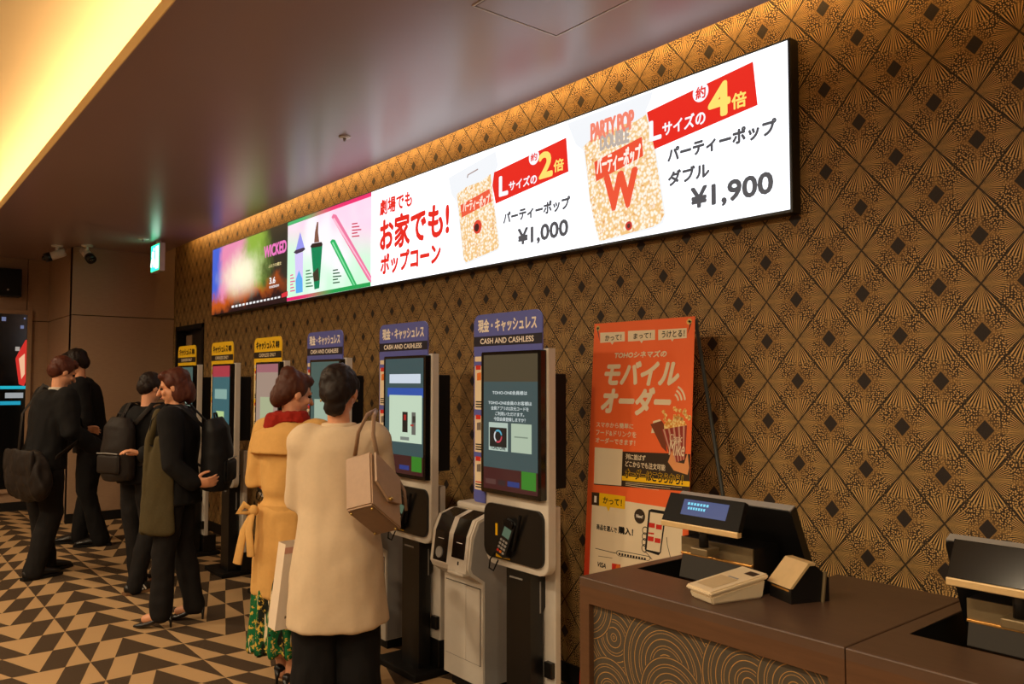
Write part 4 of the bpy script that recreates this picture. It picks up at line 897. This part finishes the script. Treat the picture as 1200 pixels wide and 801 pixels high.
class Person:
    def __init__(s, label, pos, fwd, H, lean=0.0, look=(0, 0), female=False, heel=0, **J):
        s.k = k = H/1.70; s.heel = heel
        f_ = Vector((fwd[0], fwd[1])).normalized()
        s.t = thing('person', label, 'person', (pos[0], pos[1], 0), None, math.atan2(f_.y, f_.x) - math.pi/2)
        sh = .165 if female else .185
        j = dict(hipL=(-.085, 0, .90), hipR=(.085, 0, .90), kneeL=(-.095, .025, .49), kneeR=(.095, .025, .49), ankL=(-.10, -.02, .085), ankR=(.10, -.02, .085),
                 pelvis=(0, 0, .95), chest=(0, .0+lean*.6, 1.25), neck=(0, lean, 1.435), head=(0, lean*1.2+.02, 1.585),
                 shL=(-sh, lean*.85, 1.385), shR=(sh, lean*.85, 1.385), elL=(-sh-.05, lean*.5-.03, 1.10), elR=(sh+.05, lean*.5-.03, 1.10), wrL=(-sh-.05, lean*.5+.06, .86), wrR=(sh+.05, lean*.5+.06, .86))
        j.update(J); s.J = {a: Vector(c)*k for a, c in j.items()}
        s.hm = Matrix.Translation(s.J['head']) @ Matrix.Rotation(-math.radians(look[0]), 4, 'Z') @ Matrix.Rotation(-math.radians(look[1]), 4, 'X')
        s.fem = female; s.hands = {}
    def setfoot(s, side, x, y, rot=0): pass
    def torso(s, bm, g=0.0, hem=None, hemr=None, depth=0.0):
        k, J = s.k, s.J; w_ = .93 if s.fem else 1.0
        pts = []; rad = []
        P, Cc, Nk = J['pelvis'], J['chest'], J['neck']
        if hem is not None:
            n_ = 5
            for i in range(n_):
                f_ = i/n_; z_ = hem*k + (P.z - hem*k)*f_
                pts.append(Vector((P.x, P.y, z_))); rad.append((hemr[0]*(1-f_) + (.165*w_+g)*k*f_, hemr[1]*(1-f_) + (.115+g+depth)*k*f_))
        else: pts.append(P - Vector((0, 0, .10*k))); rad.append(((.14*w_+g)*k, (.10+g)*k))
        for p, (a, c) in ((P, (.165, .115)), (P.lerp(Cc, .4), (.145 if s.fem else .155, .105)), (Cc, (.168, .118)), (Cc.lerp(Nk, .5), (.175, .11)), (Cc.lerp(Nk, .8), (.15, .085)), (Nk, (.075, .06))):
            pts.append(p); rad.append(((a*w_+g)*k, (c+g+(depth if p.z < Cc.z else 0))*k))
        tube(bm, pts, rad, k=24, hint=(0, 1, 0))
        for q in ('L', 'R'): ell(bm, J['sh'+q].lerp(Cc, .08), ((.062+g)*k,)*3, 12)
    def arm(s, bm, q, g=0.0, r=(.056, .045, .032), end=1.0):
        k, J = s.k, s.J; a, e, w_ = J['sh'+q], J['el'+q], J['wr'+q]; w_ = e.lerp(w_, end)
        tube(bm, [a, a.lerp(e, .5), e, e.lerp(w_, .5), w_], [(r[0]+g)*k, (r[0]*.92+g)*k, (r[1]+g)*k, (r[1]*.92+g)*k, (r[2]+g)*k], k=14, dome=True)
    def leg(s, bm, q, g=0.0, end=0.0, r=(.088, .078, .056, .054, .038)):
        k, J = s.k, s.J; h, kn, an = J['hip'+q], J['knee'+q], J['ank'+q]
        tube(bm, [h+Vector((0, 0, .04*k)), h.lerp(kn, .4), kn, kn.lerp(an, .35), an - Vector((0, 0, end))], [(x_+g)*k for x_ in r], k=16, dome=True)
    def body(s):
        k, J = s.k, s.J; bm = B(); s.torso(bm, -.012); hm = s.hm
        tube(bm, [J['neck'] - Vector((0, 0, .04)), hm @ Vector((0, -.015, -.03))], [.052*k, .048*k], k=14)
        S = Matrix.Diagonal((k, k, k, 1))
        def he(c, r): ell(bm, (0, 0, 0), (1, 1, 1), 16, hm @ S @ Matrix.Translation(c) @ Matrix.Diagonal((*r, 1)))
        he((0, -.012, .03), (.074, .092, .085)); he((0, .022, -.04), (.060, .066, .072)); he((0, .055, -.092), (.028, .026, .022)); he((0, .075, .018), (.05, .016, .014))
        tube(bm, [hm @ (Vector(p)*k) for p in ((0, .086, .012), (0, .100, -.012), (0, .112, -.034))], [.008*k, .010*k, .014*k], k=8, dome=True)
        he((0, .083, -.062), (.024, .011, .010)); 
        for e in (-1, 1): he((e*.076, -.004, -.008), (.010, .021, .031)); he((e*.042, .066, -.028), (.02, .018, .02))
        for q in ('L', 'R'):
            s.arm(bm, q); s.leg(bm, q); an = J['ank'+q]
            tube(bm, [an+Vector((0, -.02, -.03))*k, an+Vector((0, .10, -.055))*k], [.035*k, .03*k], k=10, dome=True)
            e, w_ = J['el'+q], J['wr'+q]; d, pn, cu = s.hands.get(q, (w_-e, (1 if q == 'L' else -1, 0, 0), .5)); hand(bm, w_, d, pn, cu, -1 if q == 'L' else 1, k)
        o = obj('body', remesh(bm, .0065, 2), _skin, s.t, True)
        for e in (-1, 1):
            g = B(); ell(g, hm @ (Vector((e*.030, .078, .002))*k), (.011*k,)*3, 10); obj('eye', g, MATS.get('eye_dark') or plain('eye_dark', (40, 26, 20), .2), o, True)
            g = B(); tube(g, [hm @ (Vector((e*.016, .089, .024))*k), hm @ (Vector((e*.046, .078, .024))*k)], [.004*k, .003*k], k=6); obj('eyebrow', g, MATS['eye_dark'], o, True)
        g = B(); tube(g, [hm @ (Vector((-.022, .088, -.062))*k), hm @ (Vector((0, .096, -.061))*k), hm @ (Vector((.022, .088, -.062))*k)], [.003*k, .005*k, .003*k], k=6); obj('lips', g, MATS.get('lips') or plain('lips', (170, 84, 74), .5), o, True)
        return o
    def hair(s, mat, blobs, voxel=.008):
        bm = B(); S = Matrix.Diagonal((s.k,)*3 + (1,))
        for c, r in blobs: ell(bm, (0, 0, 0), (1, 1, 1), 16, s.hm @ S @ Matrix.Translation(c) @ Matrix.Diagonal((*r, 1)))
        return obj('hair', remesh(bm, voxel, 3, .006, .025), mat, s.t, True)
    def garment(s, name, mat, build, voxel=.010, smooth=5, disp=.012, dscale=.11, post=None):
        bm = B(); build(bm); return obj(name, remesh(bm, voxel, smooth, disp, dscale, post), mat, s.t, True)
    def trousers(s, mat, g=.02, r=(.088, .080, .066, .064, .062), end=.04, **kw):
        def bld(bm):
            k, J = s.k, s.J
            for q in ('L', 'R'): s.leg(bm, q, g, end, r)
            tube(bm, [J['pelvis'] - Vector((0, 0, .10*k)), J['pelvis'] - Vector((0, 0, .03*k)), J['pelvis'] + Vector((0, 0, .08*k))], [((.13+g)*k, (.09+g)*k), ((.155+g)*k, (.108+g)*k), ((.145+g)*k, (.10+g)*k)], k=20, hint=(0, 1, 0))
        return s.garment('trousers', mat, bld, **kw)
    def shoe(s, q, mat, sole, rot=0, stripes=False, boot=False):
        k, J = s.k, s.J; an = J['ank'+q]; M_ = Matrix.Translation((an.x, an.y, 0)) @ Matrix.Rotation(math.radians(rot), 4, 'Z')
        bm = B(); P_ = lambda x_, y_, z_: M_ @ (Vector((x_, y_, z_))*k)
        tube(bm, [P_(0, -.055, .045), P_(0, .0, .05), P_(0, .08, .045), P_(0, .14, .038), P_(0, .185, .03)], [(.032*k, .035*k), (.037*k, .042*k), (.044*k, .034*k), (.045*k, .026*k), (.032*k, .018*k)], k=14, hint=(0, 0, 1), dome=True)
        tube(bm, [P_(0, -.02, .05), P_(0, -.015, .10)], [.042*k, .042*k], k=12)
        o = obj('shoe', remesh(bm, .007, 3), mat, s.t, True)
        g = B(); out = [(.030, -.085), (.04, -.04), (.036, .02), (.05, .10), (.046, .16), (.02, .21), (-.02, .21), (-.046, .16), (-.05, .10), (-.036, .02), (-.04, -.04), (-.030, -.085)]
        prism(Fr((0, 0, 0), (1, 0, 0), (0, 1, 0)), [(a*k, c*k) for a, c in out], .001, .022*k, g); bmesh.ops.transform(g, matrix=M_, verts=g.verts); obj('sole', g, sole, o)
        if stripes:
            for e in (-1, 1):
                for i in range(3):
                    g = B(); tube(g, [P_(e*.046, .02+i*.024, .03), P_(e*.040, .0+i*.024, .062), P_(e*.030, -.015+i*.024, .085)], [.006*k]*3, k=6); obj('stripe', g, MATS['print_white'], o)
        return o
    def pump(s, q, mat, rot=0):
        k, J = s.k, s.J; an = J['ank'+q]; M_ = Matrix.Translation((an.x, an.y, 0)) @ Matrix.Rotation(math.radians(rot), 4, 'Z'); P_ = lambda x_, y_, z_: M_ @ (Vector((x_, y_, z_))*k)
        bm = B(); tube(bm, [P_(0, -.045, .085), P_(0, .0, .07), P_(0, .07, .035), P_(0, .12, .022), P_(0, .17, .016)], [(.028*k, .026*k), (.03*k, .02*k), (.038*k, .02*k), (.036*k, .018*k), (.014*k, .010*k)], k=14, hint=(0, 0, 1), dome=True)
        o = obj('shoe', remesh(bm, .006, 2), mat, s.t, True); g = B(); tube(g, [P_(0, -.055, .08), P_(0, -.06, .03), P_(0, -.06, .001)], [.018*k, .008*k, .007*k], k=10); obj('heel', g, mat, o, True); return o
SHORT = [((0, -.022, .048), (.083, .096, .082)), ((0, -.055, .0), (.078, .062, .075)), ((0, .035, .082), (.066, .055, .04)), ((-.064, -.01, .03), (.024, .055, .05)), ((.064, -.01, .03), (.024, .055, .05))]
hair_dark = fabric('hair_dark', (34, 24, 20), .5); hair_brown = fabric('hair_brown', (74, 38, 24), .5); hair_auburn = fabric('hair_auburn', (78, 38, 25), .5)
blk = fabric('cloth_black', (20, 18, 18)); blk2 = fabric('cloth_charcoal', (27, 24, 23)); navy = fabric('cloth_navy', (28, 28, 34)); olive = fabric('cloth_olive', (74, 64, 40)); leather_b = plain('leather_black', (22, 19, 18), .35, vs=60)

# --- woman in the long cream coat, back to us, at the third kiosk
cream = fabric('cloth_cream', (212, 188, 156), .9, .05, 60)
F_ = Person('woman in a long cream coat and black trousers with a taupe bag on her shoulder', (1.63, 3.19), (.41, .91), 1.63, 0, (18, 8), True, shL=(-.15, 0, 1.365), shR=(.15, 0, 1.365),
            elR=(.215, .03, 1.10), wrR=(.15, .25, 1.12), elL=(-.175, .06, 1.10), wrL=(-.10, .27, 1.12))
F_.hands = {q: ((0, .8, .3), (0, .2, -1), .4) for q in 'LR'}
F_.body()
def coat_folds(c):
    t_ = max(0, (1.15-c.z)); a = math.atan2(c.y, c.x); return .006*t_*math.sin(a*5+c.z*1.5) + .0015*t_*math.sin(a*11+2)
def F_coat(bm):
    F_.torso(bm, .036, .545, (.222, .170), .02)
    for q in 'LR': F_.arm(bm, q, .014, (.062, .056, .046), .96)
F_.garment('coat', cream, F_coat, .010, 16, .009, .14, coat_folds)
F_.garment('collar', cream, lambda bm: tube(bm, [F_.J['neck'] - Vector((0, 0, .035)), F_.J['neck'] + Vector((0, 0, .012))], [(.088, .08), (.074, .07)], k=20, hint=(0, 1, 0)), .008, 2, 0)
F_.trousers(blk, .012, (.074, .090, .090, .092, .095), .05)
for q in 'LR': F_.shoe(q, leather_b, MATS['black_matte'])
F_.hair(hair_dark, SHORT + [((0, -.09, -.02), (.045, .04, .05)), ((0, -.07, -.07), (.05, .035, .05))])
for e in (-1, 1):
    g = B(); ell(g, F_.hm @ Vector((e*.080, .0, -.038)), (.004, .004, .006), 8); obj('earring', g, MATS['brass'], F_.t, True)
# her bag
taupe = plain('leather_taupe', (164, 132, 104), .45, vs=40, bmp=.1); taupe_d = plain('leather_taupe_dark', (128, 100, 78), .5, vs=40)
_b = at(436, 590, 3.10); _u, _v, _w = at(405, 598, 3.17) - _b, at(471, 620, 3.22) - _b, at(434, 528, 3.22) - _b
C8 = [_b+_u, _b, _b+_v, _b+_u+_v, _b+_u+_w*1.0, _b+_w, _b+_v+_w*.92, _b+_u+_v+_w*.92]
o0 = sum(C8, Vector())/8; o0.z = min(c.z for c in C8)
t_ = thing('handbag', 'taupe leather handbag hanging from the shoulder of the cream coat', 'handbag', o0)
L8 = [c - o0 for c in C8]
g = B(); vs = [g.verts.new(c) for c in L8]
for f_ in ((3, 2, 1, 0), (0, 1, 5, 4), (1, 2, 6, 5), (2, 3, 7, 6), (3, 0, 4, 7), (4, 5, 6, 7)): g.faces.new([vs[i] for i in f_])
bmesh.ops.recalc_face_normals(g, faces=list(g.faces)); bmesh.ops.bevel(g, geom=list(g.edges), offset=.006, segments=2, affect='EDGES'); obj('bag_body', g, taupe, t_, False)
dn = (L8[0]-L8[4]).normalized(); dn = ((L8[1]-L8[0]).cross(L8[3]-L8[0])).normalized(); dn = dn if dn.z < 0 else -dn
g = B(); ct = sum(L8[:4], Vector())/4; vs = [g.verts.new(ct + (c-ct)*.9 + dn*.004) for c in L8[:4]]; g.faces.new(vs); obj('base_panel', g, taupe_d, t_)
for c in L8[:4]:
    g = B(); ell(g, ct + (c-ct)*.78 + dn*.006, (.006,)*3, 8); obj('base_stud', g, MATS['brass'], t_, True)
fn = ((L8[2]-L8[1]).cross(L8[5]-L8[1])).normalized(); fn = fn if fn.dot(-ray(445, 590)) > 0 else -fn
def facept(a, b_): return L8[5].lerp(L8[6], a).lerp(L8[1].lerp(L8[2], a), b_)
g = B(); lo_ = [facept(a, b_) + fn*.006 for a, b_ in ((.08, .0), (.92, .0), (.92, .55), (.5, .72), (.08, .55))]; hi_ = [p + fn*.010 for p in lo_]
A_ = [g.verts.new(p) for p in lo_]; Bv = [g.verts.new(p) for p in hi_]; g.faces.new(A_[::-1]); g.faces.new(Bv)
for i in range(5): g.faces.new((A_[i], A_[(i+1) % 5], Bv[(i+1) % 5], Bv[i]))
bmesh.ops.recalc_face_normals(g, faces=list(g.faces)); fl_ = obj('flap', g, taupe, t_)
g = B(); ell(g, facept(.5, .68) + fn*.02, (.012, .012, .008), 10); obj('clasp', g, MATS['brass'], fl_, True)
shp = at(441, 484, 3.37) - o0
g = B(); tube(g, [L8[4].lerp(L8[5], .4), (at(420, 506, 3.22)-o0), (at(430, 486, 3.26)-o0), shp + Vector((0, 0, .012))], [(.010, .004)]*4, k=8); obj('strap', g, taupe, t_, True)
g = B(); tube(g, [L8[5].lerp(L8[6], .25), (at(437, 508, 3.27)-o0), (at(438, 488, 3.28)-o0), shp + Vector((0, 0, .014))], [(.010, .004)]*4, k=8); obj('strap', g, taupe, t_, True)
g = B(); tube(g, [L8[6], at(474, 575, 3.32)-o0, at(476, 598, 3.30)-o0], [.007]*3, k=8); obj('tassel', g, taupe_d, t_, True)

# --- woman in the trench coat, beside her
tan = fabric('cloth_tan', (208, 160, 92), .85, .06, 60)
pE = at(338, 600, 4.22)
E_ = Person('woman in a tan belted trench coat over a green patterned long skirt', (pE.x, pE.y), (.85, .52), 1.61, .02, (35, 14), True,
            elR=(.235, -.05, 1.10), wrR=(.22, .10, .87), elL=(-.22, .0, 1.10), wrL=(-.12, .20, 1.15), ankL=(-.06, .06, .085), ankR=(.07, -.05, .085))
E_.hands = {'R': ((0, .15, -1), (-1, .3, 0), 1.3), 'L': ((.3, .8, .3), (0, 0, -1), .5)}
E_.body()
def E_coat(bm):
    E_.torso(bm, .024, .50, (.195, .155), .01)
    for q in 'LR': E_.arm(bm, q, .014, (.062, .055, .046), .95)
def e_folds(c):
    t_ = max(0, (.98-c.z)); a = math.atan2(c.y, c.x); w_ = -.022*math.exp(-((c.z-.965)/.035)**2); return .012*t_*math.sin(a*7+1) + .006*t_*math.sin(a*15) + w_
E_.garment('trench_coat', tan, E_coat, .010, 9, .009, .11, e_folds)
E_.garment('storm_flap', tan, lambda bm: tube(bm, [E_.J['chest'] + Vector((0, -.03, -.0)), E_.J['chest'] + Vector((0, -.02, .10)), E_.J['neck'] + Vector((0, -.01, -.02))], [(.206, .142), (.198, .128), (.10, .075)], k=24, hint=(0, 1, 0)), .010, 3, .005)
E_.garment('collar', tan, lambda bm: tube(bm, [E_.J['neck'] - Vector((0, 0, .03)), E_.J['neck'] + Vector((0, 0, .03))], [(.088, .078), (.080, .072)], k=20, hint=(0, 1, 0)), .008, 2, 0)
k = E_.k; zb_ = .965*k
g = B(); tube(g, [(.0, 0, zb_-.022), (0, 0, zb_+.022)], [(.176*k, .140*k), (.174*k, .138*k)], k=32, hint=(0, 1, 0), cap=False); obj('belt', g, tan, E_.t, True)
g = B(); ell(g, (-.10, -.155, zb_), (.03, .022, .028), 10); tube(g, [(-.10, -.16, zb_), (-.135, -.185, zb_-.10), (-.16, -.20, zb_-.26)], [(.012, .006), (.022, .006), (.026, .006)], k=8, dome=True)
tube(g, [(-.095, -.16, zb_), (-.10, -.19, zb_-.09), (-.085, -.19, zb_-.22)], [(.012, .006), (.022, .006), (.024, .006)], k=8, dome=True); tube(g, [(-.10, -.16, zb_), (-.14, -.175, zb_+.03), (-.17, -.18, zb_-.01), (-.11, -.17, zb_-.01)], [(.012, .006), (.02, .008), (.02, .008), (.010, .006)], k=8); obj('belt_bow', g, tan, E_.t, True)
m, b = base('skirt_print', srgb(30, 80, 50), .8, 0, .2)
(x, y, z), v = coords(); n1 = noise_tex(vscale(v, (14, 14, 5)), 1.0, 2); n2 = noise_tex(v, 34, 3, .7); n3 = noise_tex(vscale(v, (60, 60, 8)), 1.0, 1)
c = mixc(ss(n1, .42, .5), srgb(26, 30, 22), srgb(20, 96, 54)); c = mixc(ss(n2, .54, .60), c, srgb(206, 170, 70)); c = mixc(ss(n3, .62, .68), c, srgb(226, 206, 170)); c = mixc(ss(n2, .36, .32), c, srgb(24, 22, 18))
Ex.nt.links.new(c, b.inputs['Base Color'])
def pleats(c): a = math.atan2(c.y, c.x); return .016*max(0, .75-c.z)*2*math.sin(a*12)
E_.garment('skirt', MATS['skirt_print'], lambda bm: tube(bm, [(0, 0, .20), (0, 0, .5), (0, 0, .95)], [(.20, .165), (.185, .15), (.15, .11)], k=36, hint=(0, 1, 0)), .010, 3, .004, .1, pleats)
for q in 'LR': E_.pump(q, leather_b)
E_.hair(hair_brown, SHORT + [((0, -.085, -.03), (.06, .045, .07)), ((0, -.06, .10), (.05, .05, .045))])
E_.garment('red_scarf', fabric('cloth_red', (150, 34, 22)), lambda bm: (tube(bm, [E_.J['neck'] + Vector((0, -.01, -.005)), E_.J['neck'] + Vector((0, -.01, .05))], [(.105, .095), (.09, .085)], k=20, hint=(0, 1, 0)), ell(bm, E_.J['neck'] + Vector((-.06, -.085, -.02)), (.055, .04, .07), 12)), .009, 3, .012, .04)
# shopping bag she carries
t0 = at(325, 735, 3.93); 
t_ = thing('paper_bag', 'white picture-printed shopping bag hanging between the two coats', 'bag', (t0.x, t0.y, t0.z))
cR, cA = Vector((cy_, -sy, 0)), Vector((sy, cy_, 0)); dx_ = (cR*.8 + cA*.6).normalized(); dy_ = Vector((-dx_.y, dx_.x, 0))
Hb, Wb = .40, .26; G = lambda a, c, h: dx_*a + dy_*c + Vector((0, 0, h)) + dx_*(h*.12)
g = B(); vs = [g.verts.new(G(a*Wb/2+.10, c*.045, h)) for h in (0, Hb) for a, c in ((-1, -1), (1, -1), (1, 1), (-1, 1))]
for f_ in ((3, 2, 1, 0), (0, 1, 5, 4), (1, 2, 6, 5), (2, 3, 7, 6), (3, 0, 4, 7)): g.faces.new([vs[i] for i in f_])
obj('bag_body', g, fabric('paper_white', (226, 206, 182), .7, .03), t_)
def bagq(a0, h0, a1, h1, mat, nm): g = B(); g.faces.new([g.verts.new(G(a, -.0465, h)) for a, h in ((a0+.10, h0), (a1+.10, h0), (a1+.10, h1), (a0+.10, h1))]); obj(nm, g, mat, t_)
bagq(-.13, .355, .13, .385, MATS['print_pink'], 'pink_band'); bagq(-.08, .09, .10, .20, ink('print_teal', (90, 130, 120)), 'picture_print'); bagq(-.06, .21, .10, .25, MATS['print_brown'], 'picture_print'); bagq(-.05, .13, .0, .19, MATS['print_black'], 'picture_print'); bagq(-.09, .05, .0, .062, MATS['print_grey'], 'caption_print')
for e in (-1, 1):
    g = B(); tube(g, [G(-.05+.10, e*.04, Hb-.01), G(.0+.10, e*.01, Hb+.11), G(.05+.10, e*.04, Hb-.01)], [.005]*3, k=6); obj('handle', g, fabric('paper_white', (226, 206, 182)), t_, True)

# --- woman in the olive open coat with heels and a black backpack, facing left
pD = Vector((1.645, 5.48, 0))
D_ = Person('woman in dark clothes with olive front panels, black heels and a backpack, facing left', (pD.x, pD.y), (-.78, .50), 1.64, .01, (-8, 12), True,
            elL=(-.215, -.03, 1.08), wrL=(-.19, -.16, .955), elR=(.21, .05, 1.10), wrR=(.10, .25, 1.12), ankL=(-.085, .06, .115), ankR=(.085, -.10, .115), kneeL=(-.085, .055, .50), kneeR=(.085, -.02, .50))
D_.hands = {'L': ((0, -1, .05), (.6, 0, .3), .55), 'R': ((-.3, .8, .3), (0, 0, -1), .6)}
D_.body()
def D_jk(bm):
    D_.torso(bm, .028, .80, (.19, .15), .0)
    for q in 'LR': D_.arm(bm, q, .02, (.062, .052, .042), .95)
D_.garment('jacket', blk, D_jk, .010, 4, .010)
def D_panel(bm):
    for e in (-1, 1): tube(bm, [(e*.10, .165, .62), (e*.11, .150, .90), (e*.10, .135, 1.20), (e*.085, .095, 1.36)], [(.075, .03), (.07, .03), (.065, .032), (.05, .03)], k=14, hint=(0, 1, 0), dome=True)
    tube(bm, [(-.175, .06, .62), (-.175, .05, .95), (-.165, .05, 1.2)], [(.03, .10), (.03, .085), (.03, .05)], k=14, hint=(0, 1, 0), dome=True)
D_.garment('olive_panel', olive, D_panel, .009, 4, .008)
D_.garment('collar', fabric('cloth_grey', (96, 92, 96)), lambda bm: tube(bm, [D_.J['neck'] - Vector((0, 0, .02)), D_.J['neck'] + Vector((0, 0, .025))], [(.078, .07), (.066, .062)], k=20, hint=(0, 1, 0)), .008, 2, 0)
D_.trousers(blk2, .008, (.088, .080, .066, .064, .062), .02)
for q in 'LR': D_.pump(q, leather_b)
D_.hair(hair_auburn, SHORT + [((0, -.08, -.05), (.075, .05, .085)), ((-.06, -.03, -.05), (.03, .05, .07)), ((.06, -.03, -.05), (.03, .05, .07))])
def backpack(per, label, w_, d_, h_, z0, mat, yb=-.15):
    J = per.J; M_ = per.t.matrix_world if False else Matrix.Translation(per.t.location) @ Matrix.Rotation(per.t.rotation_euler.z, 4, 'Z')
    loc = M_ @ Vector((0, yb - d_/2, z0)); t_ = thing('backpack', label, 'backpack', loc, None, per.t.rotation_euler.z)
    g = B(); tube(g, [(0, 0, 0), (0, -.005, .04), (0, -.01, h_*.5), (0, .0, h_*.85), (0, .02, h_)], [(w_*.46, d_*.45), (w_*.5, d_*.52), (w_*.5, d_*.54), (w_*.45, d_*.46), (w_*.30, d_*.30)], k=28, hint=(0, 1, 0))
    obj('pack_body', remesh(g, .010, 2, .006, .08), mat, t_, True)
    g = B(); box(g, -w_*.38, w_*.38, -d_*.62, -d_*.40, .05, h_*.42, bev=.02, seg=3); p_ = obj('front_pocket', g, mat, t_, True)
    g = B(); tube(g, [(-w_*.36, -d_*.60, h_*.44), (0, -d_*.64, h_*.45), (w_*.36, -d_*.60, h_*.44)], [.004]*3, k=6); obj('zip', g, MATS['grey_plastic'], p_)
    g = B(); tube(g, [(-.04, .0, h_-.01), (-.03, .01, h_+.035), (.03, .01, h_+.035), (.04, .0, h_-.01)], [.007]*4, k=8); obj('grab_handle', g, mat, t_, True)
    inv = (Matrix.Translation(loc) @ Matrix.Rotation(per.t.rotation_euler.z, 4, 'Z')).inverted() @ M_
    for q, e in (('L', -1), ('R', 1)):
        sh = inv @ (J['sh'+q]*1.0); a = sh + Vector((-e*.05, 0, .075)); g = B()
        tube(g, [Vector((e*w_*.28, d_*.35, h_*.9)), a + Vector((0, -.05, .0)), a + Vector((0, .03, .005)), a + Vector((e*.01, .12, -.10)), a + Vector((e*.03, .13, -.24)), Vector((e*w_*.42, d_*.42, .10))], [(.024, .007)]*6, k=10, hint=(0, 1, 0)); obj('shoulder_strap', g, mat, t_, True)
    return t_
pack1 = fabric('nylon_black', (24, 22, 22), .6)
backpack(D_, 'black backpack on the woman in heels, in front of the teal kiosk screen', .31, .18, .46, .86, pack1)

# --- person with the backpack and striped sneakers, turned to the far kiosks
pC = Vector((1.69, 6.55, 0))
C_ = Person('person in black with striped sneakers and a dark backpack, behind the woman in heels', (pC.x, pC.y), (.9, .42), 1.62, .06, (10, 20), False,
            elR=(.23, .03, 1.10), wrR=(.14, .25, 1.16), elL=(-.23, .03, 1.10), wrL=(-.10, .27, 1.14), ankL=(-.09, .08, .085), ankR=(.09, -.10, .085))
C_.hands = {q: ((0, .7, .6), (0, .5, -.6), .9) for q in 'LR'}
C_.body()
def jk(P_, hem, r, g=.028):
    def f_(bm):
        P_.torso(bm, g, hem, r)
        for q in 'LR': P_.arm(bm, q, .022, (.066, .056, .046), .95)
    return f_
C_.garment('jacket', blk, jk(C_, .84, (.19, .15)), .010, 4, .012)
C_.trousers(blk2, .012, (.088, .08, .064, .06, .056))
gum = plain('gum_rubber', (120, 84, 52), .7)
for q in 'LR': C_.shoe(q, leather_b, gum, -10 if q == 'R' else 10, True)
C_.hair(hair_dark, SHORT)
backpack(C_, 'dark backpack on the person in striped sneakers', .30, .17, .45, .84, fabric('nylon_brown', (36, 29, 25), .6), -.10)

# --- man at far left with the messenger bag
A_p = Person('man in black jacket with a messenger bag across his back, leftmost', (1.205, 7.53), (.93, .25), 1.76, .09, (5, 24), False,
             elR=(.25, .08, 1.12), wrR=(.20, .30, .98), elL=(-.25, .06, 1.12), wrL=(-.10, .33, 1.10), ankR=(.11, -.10, .085), ankL=(-.10, .08, .085))
A_p.hands = {q: ((0, .9, .1), (-.5 if q == 'R' else .5, 0, -.4), .6) for q in 'LR'}
A_p.body(); A_p.garment('jacket', blk, jk(A_p, .82, (.20, .16), .034), .011, 4, .014)
A_p.garment('shirt_collar', fabric('cloth_white', (200, 190, 176)), lambda bm: tube(bm, [A_p.J['neck'] - Vector((0, 0, .02)), A_p.J['neck'] + Vector((0, 0, .03))], [(.08, .072), (.07, .064)], k=20, hint=(0, 1, 0)), .008, 2, 0)
A_p.trousers(blk2, .014, (.09, .084, .070, .066, .062))
for q in 'LR': A_p.shoe(q, leather_b, MATS['black_matte'])
A_p.hair(hair_auburn, SHORT)
Mw = Matrix.Translation(A_p.t.location) @ Matrix.Rotation(A_p.t.rotation_euler.z, 4, 'Z')
lb = Mw @ Vector((.22, -.205, .66)); t_ = thing('messenger_bag', 'large dark messenger bag slung behind the leftmost man', 'bag', lb, None, A_p.t.rotation_euler.z)
nyl = fabric('nylon_brown', (36, 29, 25), .6)
g = B(); tube(g, [(-.27, 0, .20), (-.2, -.01, .18), (0, -.015, .17), (.2, -.01, .18), (.27, 0, .20)], [(.14, .06), (.19, .09), (.20, .10), (.19, .09), (.13, .055)], k=20, hint=(0, 1, 0)); obj('bag_body', remesh(g, .011, 4, .016, .10), nyl, t_, True)
g = B(); tube(g, [(-.23, -.075, .27), (0, -.10, .27), (.23, -.075, .27)], [(.11, .02), (.12, .022), (.11, .02)], k=16, hint=(0, 1, 0)); obj('flap', remesh(g, .009, 3, .01, .09), nyl, t_, True)
iv = (Matrix.Translation(lb) @ Matrix.Rotation(A_p.t.rotation_euler.z, 4, 'Z')).inverted() @ Mw
g = B(); tube(g, [Vector((-.24, .02, .33)), iv @ Vector((-.17, -.10, 1.30)), iv @ Vector((-.13, .04, 1.53)), iv @ Vector((-.05, .25, 1.40)), iv @ Vector((.22, .22, 1.12)), Vector((.26, .08, .32))], [(.022, .005)]*6, k=10, hint=(0, 1, 0)); obj('strap', g, nyl, t_, True)

# --- tall man behind him
B_p = Person('tall man in black standing behind the leftmost man', (1.78, 8.62), (-.75, .25), 1.86, .10, (-5, 24), False,
             elR=(.25, .05, 1.12), wrR=(.18, .26, .98), elL=(-.25, .03, 1.10), wrL=(-.22, .20, .70+.16), ankR=(.12, .09, .085), ankL=(-.10, -.10, .085))
B_p.hands = {q: ((0, .8, -.3), (-.5 if q == 'R' else .5, 0, -.4), .6) for q in 'LR'}
B_p.body(); B_p.garment('jacket', blk, jk(B_p, .80, (.20, .16), .03), .011, 4, .012); B_p.trousers(blk, .012, (.09, .084, .068, .062, .060))
for q in 'LR': B_p.shoe(q, leather_b, MATS['black_matte'])
B_p.hair(hair_dark, SHORT)
